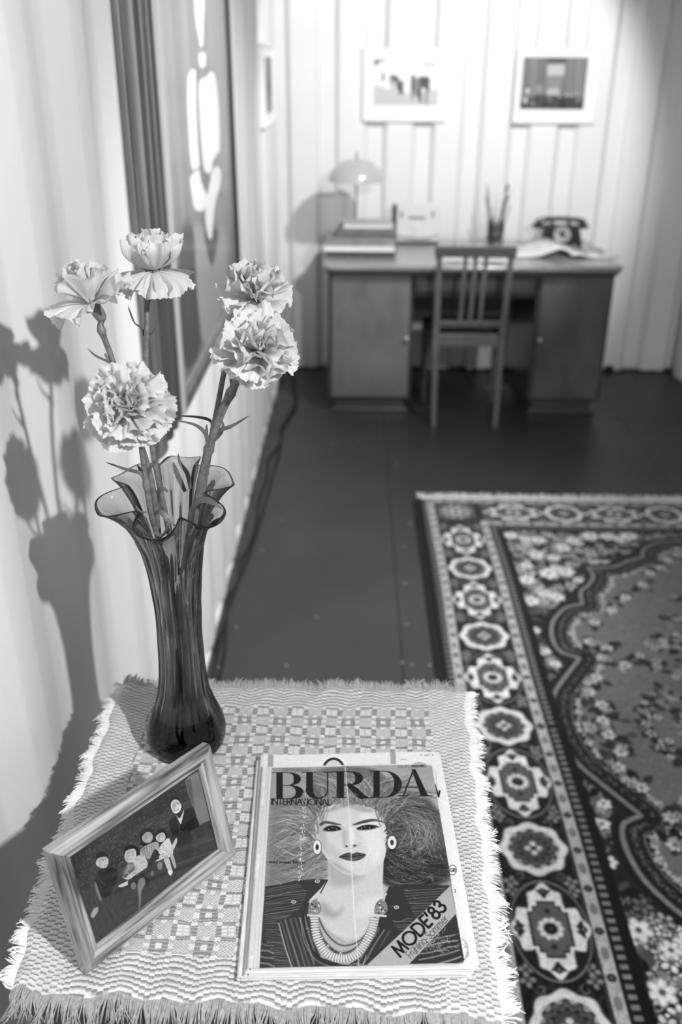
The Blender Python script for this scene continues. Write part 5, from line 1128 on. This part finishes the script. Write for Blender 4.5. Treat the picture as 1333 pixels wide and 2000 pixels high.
for nm, (bx_, by_), tp_, r_, g, lab in pens:
    a = jc+Vector((bx_*.6, by_, .012)); b_ = jc+Vector(tp_); t = thing(nm, tuple(a), lab, 'pencil' if nm == 'pencil' else ('brush' if nm == 'paintbrush' else 'pen'), 'writing and painting tools in the tumbler')
    if nm == 'pencil': MB().tube([a, a.lerp(b_, .9)], r_, 6).build('shaft', mat('pencil_paint', g, .35, coat=.5), t); MB().tube([a.lerp(b_, .9), b_], [r_, .0006], 6).build('tip', mat('pencil_wood', .6, .7), t)
    elif nm == 'paintbrush': MB().tube([a, a.lerp(b_, .5), a.lerp(b_, .72)], [r_*.5, r_, r_*.7], 10).build('handle', mat('lacquered_handle', g, .12, coat=1), t, smooth=True); MB().tube([a.lerp(b_, .72), a.lerp(b_, .86)], [r_*.9, r_*1.1], 10).build('ferrule', mat('bright_metal', .9, .12, metal=1), t, smooth=True); MB().tube([a.lerp(b_, .86), a.lerp(b_, .93), b_], [r_*1.1, r_*1.2, .0006], 8).build('bristles', mat('dark_bristles', .25, .8), t, smooth=True)
    else: MB().tube([a, a.lerp(b_, .96)], r_, 10).build('barrel', mat('pen_barrel', g, .25, coat=.5), t, smooth=True); MB().tube([a.lerp(b_, .96), b_], [r_*.8, r_*.3], 8).build('cap', mat('pen_cap', g*.9, .3), t, smooth=True)
# spectacles-like loops left of the tumbler
sp_ = MB(); 
for cx in (.60, .648):
    sp_.tube([(cx+.020*cos(t), 5.0+.013*sin(t), DZ+.002) for t in np.linspace(0, 2*pi, 20)], .0016, 6)
sp_.tube([(.620, 5.0, DZ+.002), (.628, 5.0, DZ+.004)], .0015, 6); sp_.tube([(.580, 5.0, DZ+.002), (.575, 5.05, DZ+.003), (.60, 5.085, DZ+.003)], .0014, 6)
s_o = sp_.build('spectacles', mat('pale_plastic_rim', .80, .3), None, smooth=True); rebase(s_o, (.62, 5.0, DZ)); tag(s_o, 'small pale spectacles lying left of the tumbler on the desk', 'spectacles')
# telephone
m_ph = mat('black_bakelite', .14, .15, coat=.8); m_phd = mat('pale_dial', .60, .35)
pc = Vector((1.095, 5.08, DZ)); ph = thing('telephone', tuple(pc), 'black rotary telephone with pale dial at the right end of the desk', 'telephone'); PM = Matrix.Translation(pc) @ Matrix.Rotation(radians(-3), 4, 'Z')
bd = MB(); sec = [(.112, .098, 0, 0), (.112, .098, .015, 0), (.108, .090, .035, 0), (.100, .066, .072, .010), (.094, .048, .096, .018), (.084, .036, .102, .020)]
vs = []
for hx, hy, z_, oy in sec:
    for x, y in rr_outline(-hx, hx, -hy, hy, min(hx, hy)*.35, 4): vs.append(PM @ Vector((x, y+oy, z_)))
n = len(vs)//len(sec); bd.add(vs, [tuple(range(n-1, -1, -1)), tuple((len(sec)-1)*n+k for k in range(n))]+[(i*n+k, i*n+(k+1) % n, (i+1)*n+(k+1) % n, (i+1)*n+k) for i in range(len(sec)-1) for k in range(n)]); bd.build('body', m_ph, ph, smooth=True, sharp=50)
DM = PM @ Matrix.Translation((0, -.0745, .060)) @ Matrix.Rotation(radians(60), 4, 'X')
dl = MB(); dl.lathe([(.044, 0), (.044, .003), (.040, .005), (.018, .005), (.018, .002)], (0, 0, 0), 36, M=DM); dl.build('dial', m_phd, ph, smooth=True)
for k in range(10): a = radians(60+k*30); MB().lathe([(.0048, 0), (.0048, .0012)], tuple(DM @ Vector((.027*cos(a), .027*sin(a), .005))), 12, M=DM.to_3x3().to_4x4()).build('finger_hole', m_ph, ph)
MB().lathe([(.016, .002), (.016, .0056), (.004, .0060)], (0, 0, 0), 20, M=DM).build('dial_centre', m_ph, ph, smooth=True)
for x in (-.045, .045): MB().box(x-.010, x+.010, .005, .045, .092, .112, PM).build('cradle', m_ph, ph, bevel=.003)
hs = MB(); hs.tube([PM @ Vector(p) for p in ((-.125, .02, .098), (-.112, .02, .114), (-.080, .02, .124), (0, .02, .128), (.080, .02, .124), (.112, .02, .114), (.125, .02, .098))], [.020, .018, .013, .0115, .013, .018, .020], 16)
for sx in (-1, 1): hs.lathe([(.026, 0), (.030, .006), (.030, .016), (.020, .022)], tuple(PM @ Vector((sx*.122, .02, .080))), 22)
hs.build('handset', m_ph, ph, smooth=True)
cdp = [PM @ Vector((.125+.012*sin(t*.9), .0+.06*cos(t*.12)-.02, .012+.010*(1+cos(t*.9)))) for t in np.linspace(0, 60, 120)]
MB().tube([PM @ Vector((-.112, .0, .09)), PM @ Vector((-.128, -.02, .06)), PM @ Vector((-.13, -.03, .02)), PM @ Vector((-.10, -.06, .006)), PM @ Vector((-.098, -.07, .005))], .003, 8).build('cord', m_ph, ph, smooth=True)
# open magazine
m_gl = mat('glossy_page', .82, .3, noise=.10, nscale=14, coat=.2); om = thing('open_magazine', (1.03, 4.88, DZ), 'open magazine with curling left page in front of the telephone', 'magazine')
def page(x0, x1, hf, z0): return lambda u, v: (x0+(x1-x0)*u+.06*(v-.5)*-.6, 4.665+.30*v, DZ+z0+hf(u))
MB().grid(page(1.06, .785, lambda u: .034*math.exp(-((u-.22)/.26)**2)*(1-.2*u)+.012*(1-u), .002), 24, 4).build('left_pages', m_gl, om, smooth=True).modifiers.new('t', 'SOLIDIFY').thickness = .006
MB().grid(page(1.06, 1.30, lambda u: .016*math.exp(-((u-.12)/.22)**2)+.003, .001), 24, 4).build('right_pages', m_gl, om, smooth=True).modifiers.new('t', 'SOLIDIFY').thickness = .003
r = random.Random(9); pt = MB()
for k in range(7): u0 = .15+.11*k; pt.box(1.085+u0*.22, 1.085+u0*.22+.015, 4.75+r.uniform(0, .1), 4.85+r.uniform(0, .15), DZ+.0062+.016*math.exp(-(((u0+.06)-.12)/.22)**2), DZ+.0076+.016*math.exp(-(((u0+.06)-.12)/.22)**2))
tag(pt.build('printed_pictures', mat('page_print', .50, .4), om), kind='stuff')
nb = thing('notebook', (.60, 4.62, DZ), 'open white notebook lying behind the chair back', 'notebook')
for x0, x1 in ((.40, .575), (.58, .76)):
    MB().grid(lambda u, v: (x0+(x1-x0)*u, 4.53+.20*v, DZ+.003+.005*sin(pi*u)), 10, 3).build('page', m_paper, nb, smooth=True).modifiers.new('t', 'SOLIDIFY').thickness = .004

# ------------------------------------------------------------------ pictures on the walls
m_white = mat('white_frame_paint', .90, .4); m_mat = mat('white_mount_board', .93, .8)
def wall_pic(label, corners, pic, tex, W_=.024, D=.024):
    """corners x0,x1,z0,z1 on the back wall"""
    x0, x1, z0, z1 = corners; Yf = YB-D; t = thing('picture_frame', ((x0+x1)/2, YB-.001, z0), label, 'picture', 'white framed photographs')
    b = .014
    for bx_ in ((x0, x1, z1-b, z1), (x0, x1, z0, z0+b), (x0, x0+b, z0+b, z1-b), (x1-b, x1, z0+b, z1-b)): MB().box(bx_[0], bx_[1], Yf, YB-.0005, bx_[2], bx_[3]).build('rail', m_white, t, bevel=.001)
    MB().box(x0+b, x1-b, Yf+.008, YB-.001, z0+b, z1-b).build('mount', m_mat, t)
    q = MB(); q.add(pic, [(3, 2, 1, 0)], [(0, 1), (1, 1), (1, 0), (0, 0)]); q.build('photograph', imat('print', tex, .4), t)
    return t
Yp = YB-.024+.0072
def q4(pts, x0, y0, k): return [tuple(PY(x0+a*k, y0+b*k, Yp)) for a, b in pts]
k1 = 200/1333; P1 = q4([(272, 300), (1118, 300), (1112, 905), (270, 905)], 690, 70, k1); k2 = 210/1333; P2 = q4([(274, 265), (1082, 265), (1015, 915), (230, 907)], 980, 70, k2)
def box4(P): x0 = (P[0][0]+P[3][0])/2; x1 = (P[1][0]+P[2][0])/2; z1 = (P[0][2]+P[1][2])/2; z0 = (P[2][2]+P[3][2])/2; return [(x0, Yp, z1), (x1, Yp, z1), (x1, Yp, z0), (x0, Yp, z0)]
P1, P2 = box4(P1), box4(P2)
r = Ras(260, 190, .92); r.H = hom([(272, 300), (1118, 300), (1112, 905), (270, 905)], [(0, 0), (260, 0), (260, 190), (0, 190)])
r.poly([(270, 630), (480, 700), (800, 760), (1115, 680), (1115, 905), (270, 905)], .76, 5); r.poly([(270, 310), (470, 318), (330, 345), (310, 390), (270, 390)], .35, 3); r.line([(750, 340), (900, 360), (1070, 378)], 40, .72, .6); r.line([(920, 365), (1070, 380)], 20, .4, .7)
for x, y0, y1, w_, v in ((390, 500, 575, 30, .2), (500, 520, 610, 38, .15), (545, 530, 600, 40, .15), (580, 540, 690, 30, .25), (615, 600, 745, 36, .25), (645, 590, 745, 28, .3), (510, 600, 715, 12, .45), (535, 610, 710, 12, .5), (780, 530, 745, 50, .14), (835, 560, 770, 44, .38), (880, 540, 850, 36, .14), (930, 545, 650, 60, .16), (980, 550, 700, 40, .16), (962, 640, 885, 22, .14), (780, 740, 830, 20, .4), (875, 650, 850, 24, .14)): r.line([(x, y0), (x, y1)], w_, v); r.ell((x, y0-12), 12, 15, min(.9, v+.35), 2)
wall_pic('white framed photograph of a group walking in a street, above the radio', (.030, .468, 1.362, 1.712), P1, r.a)
r = Ras(260, 210, .42); r.H = hom([(274, 265), (1082, 265), (1015, 915), (230, 907)], [(0, 0), (260, 0), (260, 210), (0, 210)])
for x, v in ((320, .36), (410, .50), (470, .36), (530, .34), (860, .50), (960, .56), (1030, .50)): r.line([(x, 260), (x-20, 760)], 60, v, .6, feather=8)
r.poly([(560, 260), (800, 260), (790, 340), (560, 340)], .26, 6); r.poly([(565, 360), (785, 350), (775, 495), (565, 500)], .72, 6); r.poly([(560, 520), (750, 510), (730, 740), (550, 740)], .50, 8); r.ell((470, 660), 50, 60, .52, 8); r.poly([(570, 660), (720, 650), (700, 740), (560, 740)], .70, 8)
r.poly([(230, 790), (480, 740), (800, 740), (1030, 740), (1015, 915), (228, 907)], .20, 6)
for x, y, a, v in ((325, 685, 34, .82), (300, 800, 36, .78), (390, 840, 24, .6), (440, 770, 36, .08), (600, 780, 30, .42), (720, 745, 22, .68), (770, 740, 20, .2), (800, 735, 22, .75), (850, 740, 20, .7), (890, 740, 20, .72), (940, 730, 22, .7), (950, 800, 24, .62), (990, 760, 20, .68), (760, 860, 60, .06), (540, 850, 40, .06)): r.ell((x, y), a*.7, a, v, 4)
wall_pic('white framed photograph of people at tables in a hall, above the telephone', (.822, 1.256, 1.358, 1.712), P2, r.a)
# the small frame on the left wall
t = thing('picture_frame', (XL+.010, 4.60, 1.378), 'small white framed photograph on the left wall near the corner, seen edge on', 'picture', 'white framed photographs'); x0, x1 = XL+.0085, XL+.034
for y0, y1, z0, z1 in ((4.37, 4.87, 1.698, 1.712), (4.37, 4.87, 1.375, 1.389), (4.37, 4.384, 1.389, 1.698), (4.856, 4.87, 1.389, 1.698)): MB().box(x0, x1, y0, y1, z0, z1).build('rail', m_white, t, bevel=.001)
MB().box(x0, x1-.008, 4.384, 4.856, 1.389, 1.698).build('mount', m_mat, t); MB().box(x1-.0078, x1-.0070, 4.45, 4.80, 1.43, 1.66).build('photograph', mat('dim_print', .42, .5, noise=.25, nscale=9), t)
lb = MB().box(XL+.0085, XL+.012, 4.90, 5.02, 1.135, 1.160).build('wall_label', m_mat); rebase(lb, (XL+.0085, 4.96, 1.135)); tag(lb, 'small white caption card on the left wall near the corner', 'label')

# ------------------------------------------------------------------ big wooden panel on the left wall
PYN = float(PX(217, 0, XL+.0085)[1]); rv = ray(228, 0); PXF = float(rv[0]/rv[1]*PYN); PXF = min(max(PXF, XL+.02), XL+.05)
yat = lambda px, X=PXF: float(PX(px, 0, X)[1])
Yf = yat(311); Yr = yat(447); zb = float(PX(374, 787, PXF)[2]); ZT = 2.12
m_pw = wood('panel_side_wood', .35, .08, .35, axis=2, scale=8, coat=.4); m_pd = wood('panel_dark_wood_groove_shade', .08, .05, .35, axis=2, scale=8, coat=.4)  # near-black tone puts the shade of the grooves into the dark wood
pn = thing('wooden_wall_panel', (XL+.009, (PYN+Yr)/2, zb), 'large wooden panel with reeded side and pale figure inlay on the left wall', 'wall panel')
x0 = XL+.0085
MB().box(x0, PXF-.002, PYN, PYN+.012, zb, ZT).build('outer_edge', m_pw, pn, bevel=.001)
MB().box(x0, PXF-.012, PYN+.0125, yat(244, PXF-.01), zb, ZT).build('groove_board', m_pd, pn)
def half_round(y0, y1, xx, m_, nm, dep=.010):
    pts = [(y0, x0)]+[((y0+y1)/2-(y1-y0)/2*cos(a), xx-dep+dep*sin(a)) for a in np.linspace(0, pi, 9)]+[(y1, x0)]
    MB().prism([(b, a) for a, b in pts], zb, ZT).build(nm, m_, pn, smooth=True)
half_round(yat(244), yat(263), PXF, m_pw, 'reed', .008)
for a, b_ in ((268, 280), (282.5, 292), (294.5, 300)): half_round(yat(a), yat(b_), PXF-.002, wood('reed_wood', .24, .06, .35, axis=2, scale=9, coat=.4), 'reed', .010)
MB().box(x0, PXF-.016, yat(263), yat(303), zb, ZT).build('groove_board', m_pd, pn)
half_round(yat(303), Yf, PXF+.001, mat('pale_fillet', .66, .3, coat=.5), 'fillet', .006)
FX = PXF-.010
MB().box(x0, FX-.001, Yf, Yr, zb, ZT).build('field_backing', m_pd, pn)
PW, PHh = 560, 620; f3 = [(FX, Yf, ZT), (FX, Yr, ZT), (FX, Yr, zb+.05), (FX, Yf, zb+.05)]
r = Ras(PW, PHh, .5); r.H = hom(crop([(FX, Yf, 1.75), (FX, Yr, 1.75), (FX, Yr, zb+.05), (FX, Yf, zb+.05)], 0, 0, 1), [(0, PHh*(ZT-1.75)/(ZT-zb-.05)), (PW, PHh*(ZT-1.75)/(ZT-zb-.05)), (PW, PHh), (0, PHh)])
gr = vnoise(PHh, PW, 26, 61, 4, cell_y=240); g2 = vnoise(PHh, PW, 5, 62, 2, cell_y=160); dn = np.clip((np.arange(PHh)[:, None]/PHh-.42)/.36, 0, 1)
r.a = .56+.26*(gr-.5)+.12*(g2-.5); r.a = r.a*.88
c1 = lambda x, y: (180+x*.225, y*.225); c2 = lambda x, y: (230+x*.225, 450+y*.225)
def PB(pts, v, f=2.5, c=c1, sm=True, al=1): r.poly([c(*p) for p in pts], v, f, al, sm)
PB([(660, 0), (760, 0), (800, 300), (930, 60), (950, 100), (945, 620), (870, 800), (800, 1150), (780, 980), (730, 880), (690, 500)], .62, 10, c2, True, .8)
PB([(660, 0), (740, 0), (760, 120), (800, 260), (840, 300), (880, 0), (940, 0), (940, 500), (830, 900), (730, 950), (690, 600)], .66, 12, c2, True, .7)
PB([(560, 0), (655, 0), (690, 560), (720, 1000), (600, 1200), (520, 700)], .26, 14, c2, True, .8)
PB([(755, 0), (870, 0), (850, 180), (820, 310), (790, 230)], .26, 5, c2)
for pg in ([(888, -40), (975, -40), (972, 200), (965, 390), (940, 405), (925, 330), (900, 200)], [(925, 470), (960, 455), (988, 470), (985, 580), (955, 592), (932, 570)]): PB([(x+8, y+8) for x, y in pg], .3, 4); PB(pg, .95)
PB([(860, 590), (900, 580), (935, 600), (1000, 590), (1070, 620), (1100, 900), (1120, 1350), (1130, 1600), (1070, 1850), (1050, 2000), (990, 2000), (900, 1830), (850, 1600), (850, 1400), (830, 900)], .40, 8, al=.75)
for pg in ([(845, 625), (880, 600), (905, 640), (905, 900), (920, 1200), (935, 1420), (900, 1470), (860, 1440), (835, 1100), (825, 750)], [(925, 740), (950, 680), (990, 665), (1030, 620), (1065, 650), (1090, 800), (1105, 1050), (1108, 1300), (1080, 1350), (1050, 1400), (1040, 1480), (1005, 1505), (970, 1450), (945, 1200), (930, 950)],
           [(850, 1560), (880, 1500), (930, 1480), (950, 1580), (990, 1680), (975, 1820), (900, 1825), (870, 1720)], [(1030, 1520), (1080, 1440), (1118, 1490), (1115, 1600), (1075, 1750), (1055, 1900), (1040, 2060), (1010, 2060), (985, 1900), (990, 1720), (1010, 1640)]): PB(pg, .95, 3)
PB([(905, 600), (925, 640), (915, 900), (935, 1100), (945, 1450), (925, 1300), (908, 900)], .32, 3); PB([(940, 1500), (1000, 1510), (1030, 1530), (1000, 1670), (960, 1600)], .34, 3); PB([(1085, 1330), (1110, 1360), (1100, 1400), (1075, 1390)], .45, 3)
q = MB(); q.add(f3, [(3, 2, 1, 0)], [(0, 1), (1, 1), (1, 0), (0, 0)]); q.build('inlaid_field', imat('inlaid_wood', r.a, .3, coat=.25, gain=.95), pn)
pr_ = [(x0, zb), (PXF, zb), (PXF+.002, zb+.01), (PXF-.002, zb+.032), (FX+.004, zb+.038), (FX+.006, zb+.046), (FX, zb+.052), (x0, zb+.052)]
MBb = MB(); n = len(pr_); MBb.add([(x, y, z_) for y in (Yf+.0005, Yr) for x, z_ in pr_], [tuple(range(n-1, -1, -1)), tuple(range(n, 2*n))]+[(i, (i+1) % n, (i+1) % n+n, i+n) for i in range(n)]); MBb.build('bottom_rail', m_pw, pn, bevel=.001)
MB().box(x0, PXF, Yr, Yr+.03, zb, ZT).build('far_edge', m_pd, pn, bevel=.002)

# ------------------------------------------------------------------ cables on the floor
m_cab = mat('black_cable', .08, .4)
def cable(pts, lab, r_=.0045):
    P = sm3([(a, b, .005+.001*math.sin(i*2.1)) for i, (a, b) in enumerate(pts)], 8); o = MB().tube(P, r_, 8).build('cable', m_cab, None, smooth=True); rebase(o, (pts[0][0], pts[0][1], 0)); tag(o, lab, 'cable', 'black cables along the left wall'); return o
cable([(-.36, 5.22), (-.33, 5.05), (-.325, 4.91), (-.30, 4.65), (-.325, 4.42), (-.345, 4.27), (-.35, 4.06), (-.385, 3.87), (-.375, 3.70), (-.385, 3.41), (-.375, 3.15), (-.40, 2.91), (-.395, 2.76), (-.405, 2.62), (-.41, 2.41), (-.405, 2.2), (-.41, 1.7), (-.40, 1.1)], 'black cable nearer the left wall, kinked, running along the floor')
cable([(-.38, 5.24), (-.345, 5.0), (-.335, 4.85), (-.312, 4.65), (-.335, 4.45), (-.357, 4.25), (-.340, 4.05), (-.345, 3.87), (-.350, 3.70), (-.36, 3.33), (-.37, 3.07), (-.385, 2.85), (-.41, 2.66), (-.395, 2.44), (-.385, 2.3), (-.39, 1.9), (-.38, 1.2)], 'black cable further from the left wall, smoother, on the floor', .004)
